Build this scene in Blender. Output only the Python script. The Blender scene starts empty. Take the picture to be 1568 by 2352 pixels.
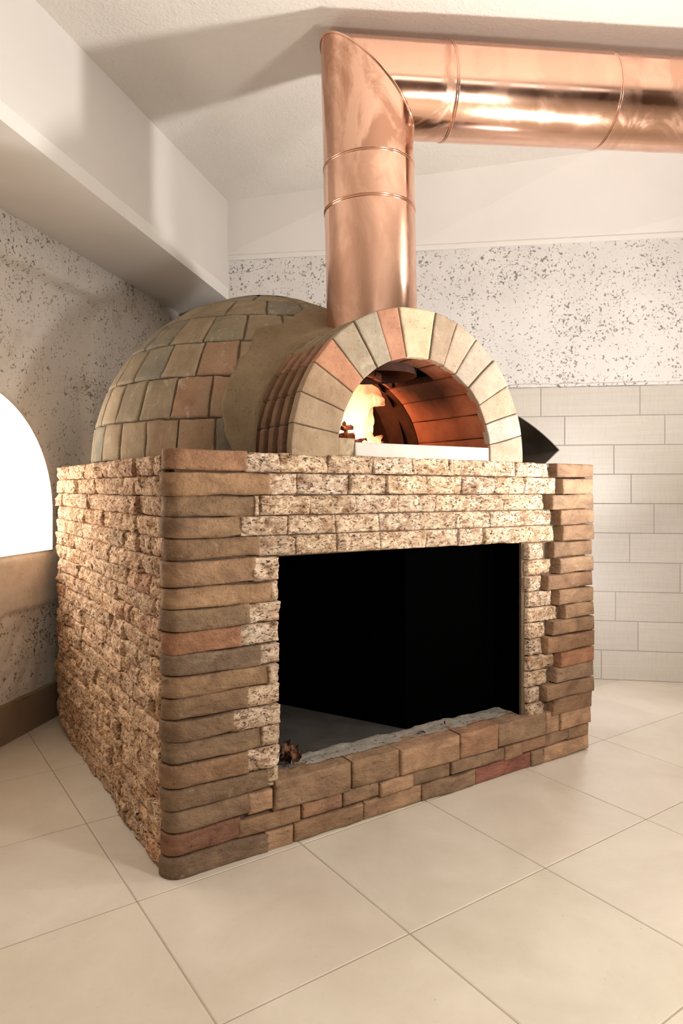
import bpy, math, random
import numpy as np
from mathutils import Vector
random.seed(7)
rng = np.random.default_rng(7)
SC = bpy.context.scene
COL = SC.collection
# ------------------------------------------------------------------ camera, light, exposure
YAW = math.radians(32.5)
CY, SY = math.cos(YAW), math.sin(YAW)
AX, AZ, HC = -0.458, 1.742, 1.011          # oven corner seen from the camera, camera height

def W(X, Z, z=0.0):
    """room point: X to the right of the camera axis, Z ahead of it, z above the floor"""
    rx, rz = X - AX, Z - AZ
    return Vector((rx * CY + rz * SY, -rx * SY + rz * CY, z))

cam_d = bpy.data.cameras.new('camera')
cam_d.sensor_fit = 'VERTICAL'
cam_d.sensor_height = 36.0
cam_d.lens = 24.0
cam_d.shift_y = -56.0 / 2352.0
cam_d.clip_start = 0.02
cam = bpy.data.objects.new('camera', cam_d)
COL.objects.link(cam)
cam.location = W(0, 0, HC)
cam.rotation_euler = (math.radians(90), 0, -YAW)
SC.camera = cam

SC.view_settings.view_transform = 'Standard'
SC.view_settings.look = 'None'
SC.view_settings.exposure = 0.0
SC.view_settings.gamma = 1.0
SC.view_settings.use_curve_mapping = False

wd = bpy.data.worlds.new('world')
SC.world = wd
wd.use_nodes = True
bg = wd.node_tree.nodes['Background']
bg.inputs[0].default_value = (1.0, 0.93, 0.86, 1)
bg.inputs[1].default_value = 0.03

def lamp(name, kind, loc, target, energy, color, size=0.2, spot=None, size_y=None):
    d = bpy.data.lights.new(name, kind)
    d.energy = energy
    d.color = color
    if kind == 'AREA':
        d.size = size
        if size_y:
            d.shape = 'RECTANGLE'; d.size_y = size_y
        else:
            d.shape = 'DISK'
    else:
        d.shadow_soft_size = size
    if kind == 'SPOT':
        d.spot_size = spot; d.spot_blend = 0.6
    o = bpy.data.objects.new(name, d)
    COL.objects.link(o)
    o.location = loc
    if target is not None:
        o.rotation_euler = (Vector(target) - Vector(loc)).to_track_quat('-Z', 'Y').to_euler()
    return o

lamp('assumed_lamp', 'AREA', W(1.47, 2.02, 0.90), W(-0.2, 2.30, 3.5), 38, (1.0, 0.96, 0.91), 0.13)  # assumed lamp out of view, placed from the cast shadows
lamp('assumed_lamp', 'POINT', W(1.22, 0.93, 1.20), None, 64, (1.0, 0.96, 0.90), 0.09)  # second assumed lamp out of view, placed from the floor shadow
lamp('right_fill_light', 'AREA', W(2.15, 2.2, 2.45), W(1.7, 2.2, 0.0), 9, (1.0, 0.95, 0.88), 0.5)  # added fill for the back right floor, no fixture there
lamp('assumed_uplight', 'POINT', W(1.22, 3.15, 0.50), None, 5.0, (0.98, 0.95, 1.0), 0.05)  # assumed lamp hidden behind the base, for the glow on the tiles
lamp('fire_glow', 'POINT', W(0.0, 2.72, 1.30), None, 12.0, (1.0, 0.43, 0.24), 0.08)
lamp('fire_glow', 'POINT', W(0.02, 2.62, 1.25), None, 1.2, (1.0, 0.42, 0.16), 0.05)

# ------------------------------------------------------------------ noise
def _hash(ix, iy, iz, s):
    n = (ix * 73856093) ^ (iy * 19349663) ^ (iz * 83492791) ^ (s * 2654435761 & 0x7fffffff)
    n = (n ^ (n >> 13)) * 1274126177 & 0x7fffffff
    n = (n ^ (n >> 16)) & 0xffff
    return n.astype(np.float64) / 32767.5 - 1.0

def vnoise(p, s=0):
    """value noise in -1..1; p is (n,3)"""
    i = np.floor(p).astype(np.int64)
    f = p - i
    f = f * f * (3 - 2 * f)
    r = 0
    for dx in (0, 1):
        for dy in (0, 1):
            for dz in (0, 1):
                w = (f[:, 0] if dx else 1 - f[:, 0]) * (f[:, 1] if dy else 1 - f[:, 1]) * (f[:, 2] if dz else 1 - f[:, 2])
                r = r + w * _hash(i[:, 0] + dx, i[:, 1] + dy, i[:, 2] + dz, s)
    return r

def fbm(p, octs=4, s=0, gain=0.5):
    a, r = 1.0, 0
    for k in range(octs):
        r = r + a * vnoise(p * (2.03 ** k), s + k)
        a *= gain
    return r

# ------------------------------------------------------------------ mesh builder
class MB:
    def __init__(self):
        self.v = []; self.f = []; self.c = []; self.m = []; self.n = 0; self.sm = []
    def add(self, verts, faces, col=(1, 1, 1), mat=0, smooth=True):
        verts = np.asarray(verts, float).reshape(-1, 3)
        self.v.append(verts)
        self.f += [tuple(i + self.n for i in f) for f in faces]
        self.m += [mat] * len(faces)
        self.sm += [smooth] * len(faces)
        col = np.asarray(col, float)
        if col.ndim == 1:
            col = np.tile(col, (len(verts), 1))
        self.c.append(col)
        self.n += len(verts)
    def grid(self, P, col=(1, 1, 1), mat=0, smooth=True, flip=False, closeu=False):
        """P (nu, nv, 3)"""
        nu, nv = P.shape[:2]
        fs = []
        for i in range(nu if closeu else nu - 1):
            i2 = (i + 1) % nu
            for j in range(nv - 1):
                q = (i * nv + j, i2 * nv + j, i2 * nv + j + 1, i * nv + j + 1)
                fs.append(q[::-1] if flip else q)
        self.add(P.reshape(-1, 3), fs, col, mat, smooth)
    def box(self, lo, hi, col=(1, 1, 1), mat=0):
        x0, y0, z0 = lo; x1, y1, z1 = hi
        v = [(x0, y0, z0), (x1, y0, z0), (x1, y1, z0), (x0, y1, z0), (x0, y0, z1), (x1, y0, z1), (x1, y1, z1), (x0, y1, z1)]
        f = [(0, 3, 2, 1), (4, 5, 6, 7), (0, 1, 5, 4), (1, 2, 6, 5), (2, 3, 7, 6), (3, 0, 4, 7)]
        self.add(v, f, col, mat, False)
    def prism(self, poly, z0, z1, col=(1, 1, 1), mat=0):
        n = len(poly)
        v = [(p[0], p[1], z0) for p in poly] + [(p[0], p[1], z1) for p in poly]
        f = [tuple(range(n))[::-1], tuple(range(n, 2 * n))] + [(i, (i + 1) % n, n + (i + 1) % n, n + i) for i in range(n)]
        self.add(v, f, col, mat, False)
    def build(self, name, mats, parent=None):
        me = bpy.data.meshes.new(name)
        V = np.concatenate(self.v)
        me.from_pydata(V.tolist(), [], self.f)
        if not isinstance(mats, (list, tuple)):
            mats = [mats]
        for m in mats:
            me.materials.append(m)
        me.polygons.foreach_set('material_index', self.m)
        me.polygons.foreach_set('use_smooth', self.sm)
        ca = me.color_attributes.new('tint', 'FLOAT_COLOR', 'POINT')
        C = np.concatenate(self.c)
        C4 = np.ones((len(C), 4)); C4[:, :3] = C
        ca.data.foreach_set('color', C4.ravel())
        me.update()
        o = bpy.data.objects.new(name, me)
        COL.objects.link(o)
        if parent is not None:
            o.parent = parent
            w = Vector((0, 0, 0)); q = parent
            while q is not None:
                w += q.location; q = q.parent
            o.location = -w
        return o

def empty(name, loc, label, cat, group=None):
    o = bpy.data.objects.new(name, None)
    COL.objects.link(o)
    o.location = loc
    o['label'] = label; o['category'] = cat
    if group: o['group'] = group
    return o
def tag(o, label, cat, group=None):
    o['label'] = label; o['category'] = cat
    if group: o['group'] = group
    return o
def structure(o):
    o['kind'] = 'structure'
    return o

# ------------------------------------------------------------------ materials
class NT:
    def __init__(self, name):
        self.m = bpy.data.materials.new(name)
        self.m.use_nodes = True
        self.t = self.m.node_tree
        self.b = self.t.nodes['Principled BSDF']
        self.tc = self.t.nodes.new('ShaderNodeTexCoord')
    def N(self, typ, **kw):
        n = self.t.nodes.new(typ)
        for k, v in kw.items():
            setattr(n, k, v)
        return n
    def L(self, a, b):
        self.t.links.new(a, b)
    def val(self, sock, v):
        if hasattr(v, 'is_linked') or isinstance(v, bpy.types.NodeSocket):
            self.L(v, sock)
        else:
            sock.default_value = v if not isinstance(v, tuple) or len(v) == 4 or sock.type == 'VECTOR' else (*v, 1)
    def coord(self, scale=(1, 1, 1), rot=(0, 0, 0)):
        mp = self.N('ShaderNodeMapping')
        mp.inputs['Scale'].default_value = scale
        mp.inputs['Rotation'].default_value = rot
        self.L(self.tc.outputs['Object'], mp.inputs[0])
        return mp.outputs[0]
    def noise(self, scale, detail=4, rough=0.55, co=None, dist=0.0):
        n = self.N('ShaderNodeTexNoise')
        n.inputs['Scale'].default_value = scale
        n.inputs['Detail'].default_value = detail
        n.inputs['Roughness'].default_value = rough
        n.inputs['Distortion'].default_value = dist
        self.L(co or self.tc.outputs['Object'], n.inputs['Vector'])
        return n.outputs[0]
    def voro(self, scale, co=None, feature='F1', rand=1.0):
        n = self.N('ShaderNodeTexVoronoi', feature=feature)
        n.inputs['Scale'].default_value = scale
        n.inputs['Randomness'].default_value = rand
        self.L(co or self.tc.outputs['Object'], n.inputs['Vector'])
        return n.outputs[0]
    def ramp(self, f, pts):
        r = self.N('ShaderNodeValToRGB')
        e = r.color_ramp.elements
        while len(e) < len(pts): e.new(0.5)
        for i, (p, c) in enumerate(pts):
            e[i].position = p
            e[i].color = (c, c, c, 1) if isinstance(c, (int, float)) else (*c, 1)
        self.L(f, r.inputs[0])
        return r.outputs[0]
    def mix(self, f, a, b, mode='MIX'):
        n = self.N('ShaderNodeMix', data_type='RGBA', blend_type=mode)
        self.val(n.inputs[0], f); self.val(n.inputs[6], a); self.val(n.inputs[7], b)
        return n.outputs[2]
    def math(self, op, a, b=0.0, clamp=False):
        n = self.N('ShaderNodeMath', operation=op, use_clamp=clamp)
        self.val(n.inputs[0], a); self.val(n.inputs[1], b)
        return n.outputs[0]
    def tint(self):
        a = self.N('ShaderNodeAttribute', attribute_name='tint')
        return a.outputs[0]
    def bump(self, h, strength=0.3, dist=0.01, prev=None):
        b = self.N('ShaderNodeBump')
        b.inputs['Strength'].default_value = strength
        b.inputs['Distance'].default_value = dist
        self.L(h, b.inputs['Height'])
        if prev is not None: self.L(prev, b.inputs['Normal'])
        return b.outputs[0]
    def out(self, col=None, rough=None, metal=None, nrm=None, spec=None):
        if col is not None: self.val(self.b.inputs['Base Color'], col)
        if rough is not None: self.val(self.b.inputs['Roughness'], rough)
        if metal is not None: self.val(self.b.inputs['Metallic'], metal)
        if spec is not None: self.b.inputs['Specular IOR Level'].default_value = spec
        if nrm is not None: self.L(nrm, self.b.inputs['Normal'])
        return self.m

def mat_paint(name, col, bump=0.0, scale=180, rough=0.75):
    n = NT(name)
    big = n.ramp(n.noise(2.5, 3), [(0.3, 0.94), (0.7, 1.0)])
    c = n.mix(1.0, col, big, 'MULTIPLY')
    nr = None
    if bump:
        nr = n.bump(n.noise(scale * .6, 3, 0.6), bump, 0.008)
        nr = n.bump(n.noise(scale * 0.25, 3, 0.6), bump * 0.6, 0.012, nr)
    return n.out(c, rough, 0.0, nr, 0.3)

def mat_speckle(name, base=(0.80, 0.77, 0.745), dark=(0.20, 0.175, 0.16)):
    """coarse plaster with small dark pits"""
    n = NT(name)
    base_c = n.mix(1.0, base, n.ramp(n.noise(3.0, 4), [(0.3, 0.90), (0.7, 1.0)]), 'MULTIPLY')
    warp = n.coord((1, 1, 1))
    p1 = n.noise(80, 3, 0.62, warp, 0.3)
    p2 = n.noise(30, 4, 0.6, warp, 0.5)
    patch = n.noise(5.0, 3, 0.6)
    f = n.math('ADD', n.math('MULTIPLY', p1, 0.62), n.math('MULTIPLY', p2, 0.38))
    f = n.math('ADD', f, n.math('MULTIPLY', n.math('SUBTRACT', patch, 0.5), 0.16))
    mask = n.ramp(f, [(0.563, 0.0), (0.595, 1.0)])
    n.m['mask'] = 1
    c = n.mix(n.math('MULTIPLY', mask, 0.85), base_c, dark)
    return n, c, mask, f

def mats_build():
    M = {}
    # ceiling and beams
    M['ceiling'] = mat_paint('ceiling_paint', (0.80, 0.75, 0.69), 0.55, 150)
    M['beam'] = mat_paint('smooth_white_paint', (0.82, 0.78, 0.74), 0.06, 60)
    n, c, mask, f = mat_speckle('pitted_white_plaster')
    nr = n.bump(n.math('MULTIPLY', mask, -1.0), 0.5, 0.004)
    nr = n.bump(n.noise(40, 4, 0.6), 0.35, 0.008, nr)
    M['plaster'] = n.out(c, 0.85, 0.0, nr, 0.2)
    # left wall: mottled old plaster, height dependent pits stay with the wall
    n, c, mask, f = mat_speckle('old_grey_plaster', (0.84, 0.79, 0.73), (0.17, 0.15, 0.13))
    ol = n.ramp(n.noise(7, 4, 0.6), [(0.58, 0.0), (0.72, 1.0)])
    c = n.mix(n.math('MULTIPLY', ol, 0.35), c, (0.36, 0.31, 0.19))
    c = n.mix(n.tint(), n.mix(1.0, (0.84, 0.76, 0.66), n.ramp(n.noise(14, 5, 0.6), [(0.3, 0.78), (0.7, 1.0)]), 'MULTIPLY'), c)
    nr = n.bump(n.noise(55, 4, 0.65), 0.45, 0.01)
    M['old_plaster'] = n.out(c, 0.9, 0.0, nr, 0.15)
    # wall tiles: pale wood effect porcelain, fine woven grain
    n = NT('wood_effect_wall_tile')
    ang = math.atan2((W(1, -.15) - W(0, 0)).y, (W(1, -.15) - W(0, 0)).x)
    co = n.coord((1, 1, 1), (0, 0, -ang))
    mp = n.N('ShaderNodeMapping'); mp.inputs['Scale'].default_value = (2.2, 30, 55); n.L(co, mp.inputs[0])
    g = n.noise(2.0, 6, 0.65, mp.outputs[0])
    mp2 = n.N('ShaderNodeMapping'); mp2.inputs['Scale'].default_value = (120, 30, 9); n.L(co, mp2.inputs[0])
    g2 = n.noise(2.0, 3, 0.6, mp2.outputs[0])
    base = n.mix(n.ramp(g, [(0.35, 0.0), (0.65, 1.0)]), (0.56, 0.51, 0.45), (0.61, 0.56, 0.495))
    base = n.mix(n.math('MULTIPLY', n.ramp(g2, [(0.5, 0.0), (0.7, 1.0)]), 0.35), base, (0.46, 0.41, 0.355))
    base = n.mix(1.0, base, n.tint(), 'MULTIPLY')
    M['wall_tile'] = n.out(base, 0.33, 0.0, n.bump(g, 0.08, 0.002), 0.5)
    n = NT('wall_grout'); M['grout'] = n.out((0.46, 0.41, 0.37), 0.9, 0.0, None, 0.2)
    # floor tiles
    n = NT('beige_floor_tile')
    a = n.noise(3.5, 6, 0.62, None, 0.4)
    b = n.noise(45, 4, 0.65)
    c = n.mix(n.ramp(a, [(0.35, 0.0), (0.68, 1.0)]), (0.61, 0.54, 0.44), (0.70, 0.635, 0.53))
    c = n.mix(n.math('MULTIPLY', n.ramp(b, [(0.60, 0.0), (0.75, 1.0)]), 0.18), c, (0.44, 0.36, 0.28))
    c = n.mix(n.ramp(n.noise(120, 2, 0.5), [(0.73, 0.0), (0.77, 0.5)]), c, (0.25, 0.19, 0.14))
    c = n.mix(1.0, c, n.tint(), 'MULTIPLY')
    M['floor_tile'] = n.out(c, n.ramp(a, [(0.3, 0.48), (0.7, 0.58)]), 0.0, n.bump(n.noise(25, 3), 0.04, 0.003), 0.35)
    n = NT('floor_grout')
    c = n.mix(n.noise(9, 4), (0.28, 0.225, 0.17), (0.48, 0.41, 0.32))
    M['floor_grout'] = n.out(c, 0.9, 0.0, None, 0.2)
    n = NT('brown_skirting_tile')
    c = n.mix(n.ramp(n.noise(6, 4), [(0.3, 0.0), (0.7, 1.0)]), (0.26, 0.18, 0.125), (0.32, 0.235, 0.17))
    M['skirting'] = n.out(c, 0.45, 0.0, None, 0.4)
    # split travertine: cream broken face, brown veins, black pores
    n = NT('split_travertine')
    co = n.coord((1.0, 1.0, 1.9))
    v1 = n.noise(17, 6, 0.68, co, 0.9)
    c = n.mix(n.ramp(v1, [(0.36, 0.0), (0.60, 1.0)]), (0.36, 0.21, 0.12), (0.78, 0.60, 0.43))
    c = n.mix(n.ramp(n.noise(8, 4, 0.6, co), [(0.52, 0.0), (0.70, 0.55)]), c, (0.62, 0.42, 0.30))
    v2 = n.noise(46, 5, 0.7, co, 1.2)
    brown = n.ramp(v2, [(0.535, 0.0), (0.60, 1.0)])
    c = n.mix(n.math('MULTIPLY', brown, 0.82), c, (0.20, 0.105, 0.055))
    v3 = n.noise(95, 4, 0.68, n.coord((1, 1, 1.7)), 0.9)
    pore = n.ramp(v3, [(0.575, 0.0), (0.615, 1.0)])
    c = n.mix(n.math('MULTIPLY', pore, 0.92), c, (0.035, 0.022, 0.016))
    c = n.mix(1.0, c, n.tint(), 'MULTIPLY')
    nr = n.bump(n.math('MULTIPLY', pore, -1.0), 0.8, 0.006)
    nr = n.bump(n.noise(120, 5, 0.7, co), 0.7, 0.006, nr)
    M['travertine'] = n.out(c, 0.85, 0.0, nr, 0.2)
    # reclaimed brown brick slips
    n = NT('brown_brick')
    a = n.noise(11, 6, 0.65, n.coord((1, 1, 1.6)), 0.6)
    c = n.mix(n.ramp(a, [(0.32, 0.0), (0.66, 1.0)]), (0.62, 0.56, 0.55), (1.20, 1.16, 1.10))
    c = n.mix(1.0, c, n.tint(), 'MULTIPLY')
    c = n.mix(n.ramp(n.noise(30, 5, 0.7), [(0.63, 0.0), (0.72, 0.40)]), c, (0.50, 0.40, 0.30))
    c = n.mix(n.ramp(n.noise(75, 4, 0.7), [(0.62, 0.0), (0.68, 0.6)]), c, (0.06, 0.035, 0.022))
    nr = n.bump(n.noise(70, 5, 0.7), 0.7, 0.006)
    nr = n.bump(n.noise(16, 5, 0.65, n.coord((1, 1, 2.0))), 0.8, 0.016, nr)
    c = n.mix(1.0, c, (1.0, 1.0, 1.0), 'MULTIPLY')
    M['brick'] = n.out(c, 0.72, 0.0, nr, 0.25)
    # dome / arch brick, sandy
    n = NT('sandy_fire_brick')
    a = n.noise(9, 6, 0.66)
    c = n.mix(n.ramp(a, [(0.30, 0.0), (0.68, 1.0)]), (0.70, 0.66, 0.62), (1.12, 1.12, 1.12))
    c = n.mix(1.0, c, n.tint(), 'MULTIPLY')
    c = n.mix(n.ramp(n.noise(13, 5, 0.6, None, 0.8), [(0.60, 0.0), (0.74, 0.42)]), c, (0.60, 0.50, 0.37))
    c = n.mix(n.ramp(n.noise(150, 3, 0.6), [(0.60, 0.0), (0.70, 0.55)]), c, (0.12, 0.075, 0.045))
    nr = n.bump(n.noise(160, 4, 0.7), 0.55, 0.003)
    nr = n.bump(n.noise(24, 4, 0.6), 0.35, 0.008, nr)
    M['fire_brick'] = n.out(c, 0.9, 0.0, nr, 0.15)
    n = NT('dome_brick')
    a = n.noise(9, 6, 0.66)
    c = n.mix(n.ramp(a, [(0.30, 0.0), (0.68, 1.0)]), (0.70, 0.67, 0.64), (1.15, 1.15, 1.15))
    c = n.mix(1.0, c, n.tint(), 'MULTIPLY')
    c = n.mix(n.ramp(n.noise(10, 6, 0.66, None, 1.0), [(0.44, 0.0), (0.68, 0.70)]), c, (0.34, 0.255, 0.165))
    c = n.mix(n.ramp(n.noise(17, 5, 0.6, n.coord((2, 2, .7)), 1.0), [(0.58, 0.0), (0.70, 0.60)]), c, (0.50, 0.42, 0.31))
    c = n.mix(n.ramp(n.noise(150, 3, 0.6), [(0.60, 0.0), (0.70, 0.5)]), c, (0.10, 0.07, 0.045))
    nr = n.bump(n.noise(150, 4, 0.7), 0.6, 0.003)
    nr = n.bump(n.noise(20, 4, 0.6), 0.4, 0.008, nr)
    M['dome_brick'] = n.out(c, 0.9, 0.0, nr, 0.15)
    # mortar
    n = NT('sandy_mortar')
    a = n.noise(7, 6, 0.66)
    c = n.mix(n.ramp(a, [(0.30, 0.0), (0.70, 1.0)]), (0.22, 0.155, 0.092), (0.37, 0.28, 0.178))
    c = n.mix(n.ramp(n.noise(110, 3, 0.6), [(0.58, 0.0), (0.70, 0.5)]), c, (0.14, 0.09, 0.05))
    nr = n.bump(n.noise(130, 4, 0.7), 0.7, 0.004)
    M['mortar'] = n.out(c, 0.95, 0.0, nr, 0.1)
    n = NT('dark_joint_mortar')
    c = n.mix(n.noise(60, 4, 0.7), (0.07, 0.048, 0.03), (0.21, 0.15, 0.10))
    M['joint'] = n.out(c, 0.95, 0.0, n.bump(n.noise(90, 4, 0.7), 0.7, 0.006), 0.1)
    n = NT('grey_sill_mortar')
    c = n.mix(n.noise(20, 5, 0.7), (0.24, 0.21, 0.175), (0.46, 0.41, 0.35))
    c = n.mix(n.ramp(n.noise(80, 3), [(0.60, 0), (0.68, 0.8)]), c, (0.06, 0.05, 0.04))
    M['sill_mortar'] = n.out(c, 0.95, 0.0, n.bump(n.noise(70, 4, 0.7), 0.8, 0.006), 0.1)
    # firebrick tunnel lining, red
    n = NT('red_fire_brick')
    a = n.noise(10, 5, 0.6)
    c = n.mix(n.ramp(a, [(0.3, 0.0), (0.7, 1.0)]), (0.30, 0.11, 0.06), (0.46, 0.19, 0.105))
    # soot patch around the flue collar: a deposit with a shape of its own
    g = n.N('ShaderNodeVectorMath', operation='DISTANCE')
    n.L(n.tc.outputs['Object'], g.inputs[0]); g.inputs[1].default_value = (1.04, 0.20, 1.42)
    d = n.math('ADD', g.outputs['Value'], n.math('MULTIPLY', n.math('SUBTRACT', n.noise(9, 4), 0.5), 0.10))
    c = n.mix(n.ramp(d, [(0.085, 0.93), (0.20, 0.0)]), c, (0.02, 0.01, 0.008))
    g2 = n.N('ShaderNodeVectorMath', operation='DISTANCE')
    n.L(n.tc.outputs['Object'], g2.inputs[0]); g2.inputs[1].default_value = (0.78, 0.22, 1.47)
    c = n.mix(n.ramp(g2.outputs['Value'], [(0.12, 0.85), (0.26, 0.0)]), c, (0.025, 0.012, 0.009))
    M['red_brick'] = n.out(c, 0.85, 0.0, n.bump(n.noise(80, 4, 0.7), 0.5, 0.004), 0.2)
    n = NT('sooty_brick')
    c = n.mix(n.ramp(n.noise(8, 5, 0.6), [(0.35, 0), (0.75, 1)]), (0.030, 0.016, 0.012), (0.085, 0.038, 0.025))
    M['soot'] = n.out(c, 0.95, 0.0, None, 0.1)
    n = NT('white_hearth_stone')
    c = n.mix(n.ramp(n.noise(6, 5, 0.6), [(0.3, 0), (0.7, 1)]), (0.47, 0.43, 0.38), (0.58, 0.54, 0.48))
    c = n.mix(n.ramp(n.noise(90, 3), [(0.66, 0), (0.70, 0.5)]), c, (0.25, 0.19, 0.13))
    M['hearth'] = n.out(c, 0.75, 0.0, n.bump(n.noise(90, 4), 0.3, 0.003), 0.25)
    n = NT('shade_black'); M['black'] = n.out((0.0008, 0.0008, 0.0008), 1.0, 0.0, None, 0.0)  # near black colour standing in for the shade inside the storage opening
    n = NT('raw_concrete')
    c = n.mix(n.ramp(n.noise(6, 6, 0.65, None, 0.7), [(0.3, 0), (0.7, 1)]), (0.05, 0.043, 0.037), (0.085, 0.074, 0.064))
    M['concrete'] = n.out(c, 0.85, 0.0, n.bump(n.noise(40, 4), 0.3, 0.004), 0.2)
    # copper
    n = NT('polished_copper')
    st = n.noise(5.0, 6, 0.62, n.coord((1, 1, 0.55)), 1.1)
    m1 = n.ramp(st, [(0.47, 0.0), (0.60, 1.0)])
    m1 = n.mix(1.0, n.tint(), m1, 'MULTIPLY')
    c = n.mix(n.math('MULTIPLY', m1, 0.75), (0.91, 0.57, 0.43), (0.50, 0.25, 0.16))
    r = n.math('ADD', 0.11, n.math('MULTIPLY', n.ramp(n.noise(3.0, 4, 0.6), [(0.4, 0.0), (0.7, 1.0)]), 0.10))
    r = n.math('ADD', r, n.math('MULTIPLY', m1, 0.28))
    nr = n.bump(n.noise(2.2, 2, 0.4), 0.05, 0.05)
    M['copper'] = n.out(c, r, 1.0, nr)
    n = NT('dark_sheet_steel')
    c = n.mix(n.ramp(n.noise(9, 4, 0.6), [(0.3, 0), (0.7, 1)]), (0.09, 0.08, 0.065), (0.17, 0.155, 0.13))
    M['steel'] = n.out(c, 0.38, 0.35, None)
    n = NT('charred_wood')
    c = n.mix(n.ramp(n.noise(30, 5, 0.7), [(0.45, 0), (0.7, 1)]), (0.02, 0.012, 0.009), (0.22, 0.085, 0.04))
    M['char'] = n.out(c, 0.9, 0.0, n.bump(n.noise(60, 4), 0.8, 0.006), 0.1)
    n = NT('burnt_scrap')
    c = n.mix(n.ramp(n.noise(40, 5, 0.7), [(0.42, 0), (0.66, 1)]), (0.015, 0.008, 0.006), (0.25, 0.12, 0.065))
    M['scrap'] = n.out(c, 0.85, 0.0, n.bump(n.noise(60, 4), 0.8, 0.006), 0.1)
    # arched window's light, then the assumed window's
    n = NT('bright_frosted_glass')
    n.out((0.9, 0.88, 0.85), 0.5)
    n.b.inputs['Emission Color'].default_value = (1.0, 0.95, 0.88, 1)
    n.b.inputs['Emission Strength'].default_value = 7.6
    M['glass'] = n.m
    n = NT('assumed_window_glow'); n.out((0.9, 0.9, 0.9), 0.4)  # glow of the assumed, unseen window behind the camera
    n.b.inputs['Emission Color'].default_value = (1.0, 0.97, 0.93, 1)
    n.b.inputs['Emission Strength'].default_value = 1.9
    M['assumed_glow'] = n.m
    # embers
    n = NT('glowing_ember')
    e = n.ramp(n.noise(35, 4, 0.7), [(0.40, (0.05, 0.01, 0.0)), (0.55, (1.0, 0.28, 0.06)), (0.72, (1.0, 0.75, 0.35))])
    n.L(e, n.b.inputs['Emission Color']); n.b.inputs['Emission Strength'].default_value = 6.0
    M['ember'] = n.out((0.05, 0.02, 0.01), 0.9)
    # flame: hot core, thinner towards the tip
    m = bpy.data.materials.new('flame'); m.use_nodes = True
    t = m.node_tree; t.nodes.clear()
    o = t.nodes.new('ShaderNodeOutputMaterial'); mx = t.nodes.new('ShaderNodeMixShader')
    tr = t.nodes.new('ShaderNodeBsdfTransparent'); em = t.nodes.new('ShaderNodeEmission')
    at = t.nodes.new('ShaderNodeAttribute'); at.attribute_name = 'tint'
    sep = t.nodes.new('ShaderNodeSeparateColor'); t.links.new(at.outputs[0], sep.inputs[0])
    cr = t.nodes.new('ShaderNodeValToRGB')
    el = cr.color_ramp.elements
    el.new(0.45); el.new(0.8)
    for k, (p, c) in enumerate([(0.0, (1.0, 0.80, 0.50)), (0.40, (1.0, 0.62, 0.30)), (0.75, (1.0, 0.36, 0.14)), (1.0, (0.9, 0.18, 0.07))]):
        el[k].position = p; el[k].color = (*c, 1)
    t.links.new(sep.outputs[0], cr.inputs[0])
    t.links.new(cr.outputs[0], em.inputs[0])
    st = t.nodes.new('ShaderNodeMapRange')
    st.inputs[1].default_value = 0.0; st.inputs[2].default_value = 1.0
    st.inputs[3].default_value = 4.0; st.inputs[4].default_value = 0.9
    t.links.new(sep.outputs[0], st.inputs[0]); t.links.new(st.outputs[0], em.inputs[1])
    tc = t.nodes.new('ShaderNodeTexCoord'); mp = t.nodes.new('ShaderNodeMapping')
    mp.inputs['Scale'].default_value = (26, 26, 9)
    nz = t.nodes.new('ShaderNodeTexNoise'); nz.inputs['Scale'].default_value = 1.0; nz.inputs['Detail'].default_value = 2
    t.links.new(tc.outputs['Object'], mp.inputs[0]); t.links.new(mp.outputs[0], nz.inputs[0])
    mr = t.nodes.new('ShaderNodeMapRange')
    mr.inputs[1].default_value = 0.35; mr.inputs[2].default_value = 0.65
    mr.inputs[3].default_value = 0.35; mr.inputs[4].default_value = 0.95
    t.links.new(nz.outputs[0], mr.inputs[0])
    sub = t.nodes.new('ShaderNodeMath'); sub.operation = 'MULTIPLY'
    inv = t.nodes.new('ShaderNodeMapRange')
    inv.inputs[1].default_value = 0.5; inv.inputs[2].default_value = 1.0; inv.inputs[3].default_value = 1.0; inv.inputs[4].default_value = 0.45
    t.links.new(sep.outputs[0], inv.inputs[0])
    t.links.new(mr.outputs[0], sub.inputs[0]); t.links.new(inv.outputs[0], sub.inputs[1])
    t.links.new(sub.outputs[0], mx.inputs[0])
    t.links.new(tr.outputs[0], mx.inputs[1]); t.links.new(em.outputs[0], mx.inputs[2]); t.links.new(mx.outputs[0], o.inputs[0])
    M['flame'] = m
    return M
M = mats_build()

# ------------------------------------------------------------------ the room
def wall_back_pt(X, z=0.0, off=0.0):
    """plane of the back wall; off > 0 comes into the room"""
    return W(X, 3.817 - 0.15 * X - off * 1.0, z)
ZC = 3.914
XC = -0.647
def ceil_z(X, Z):
    return HC + 1.636 + 0.054 * (X - XC) + 0.036 * (Z - ZC)
def left_X(Z):
    return -1.347 + 0.193 * (Z - 2.695)
def beam_X(Z):
    return XC - 0.19 * (ZC - Z)

XR, ZN = 4.7, -2.4                         # far right wall, wall behind the camera
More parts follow.
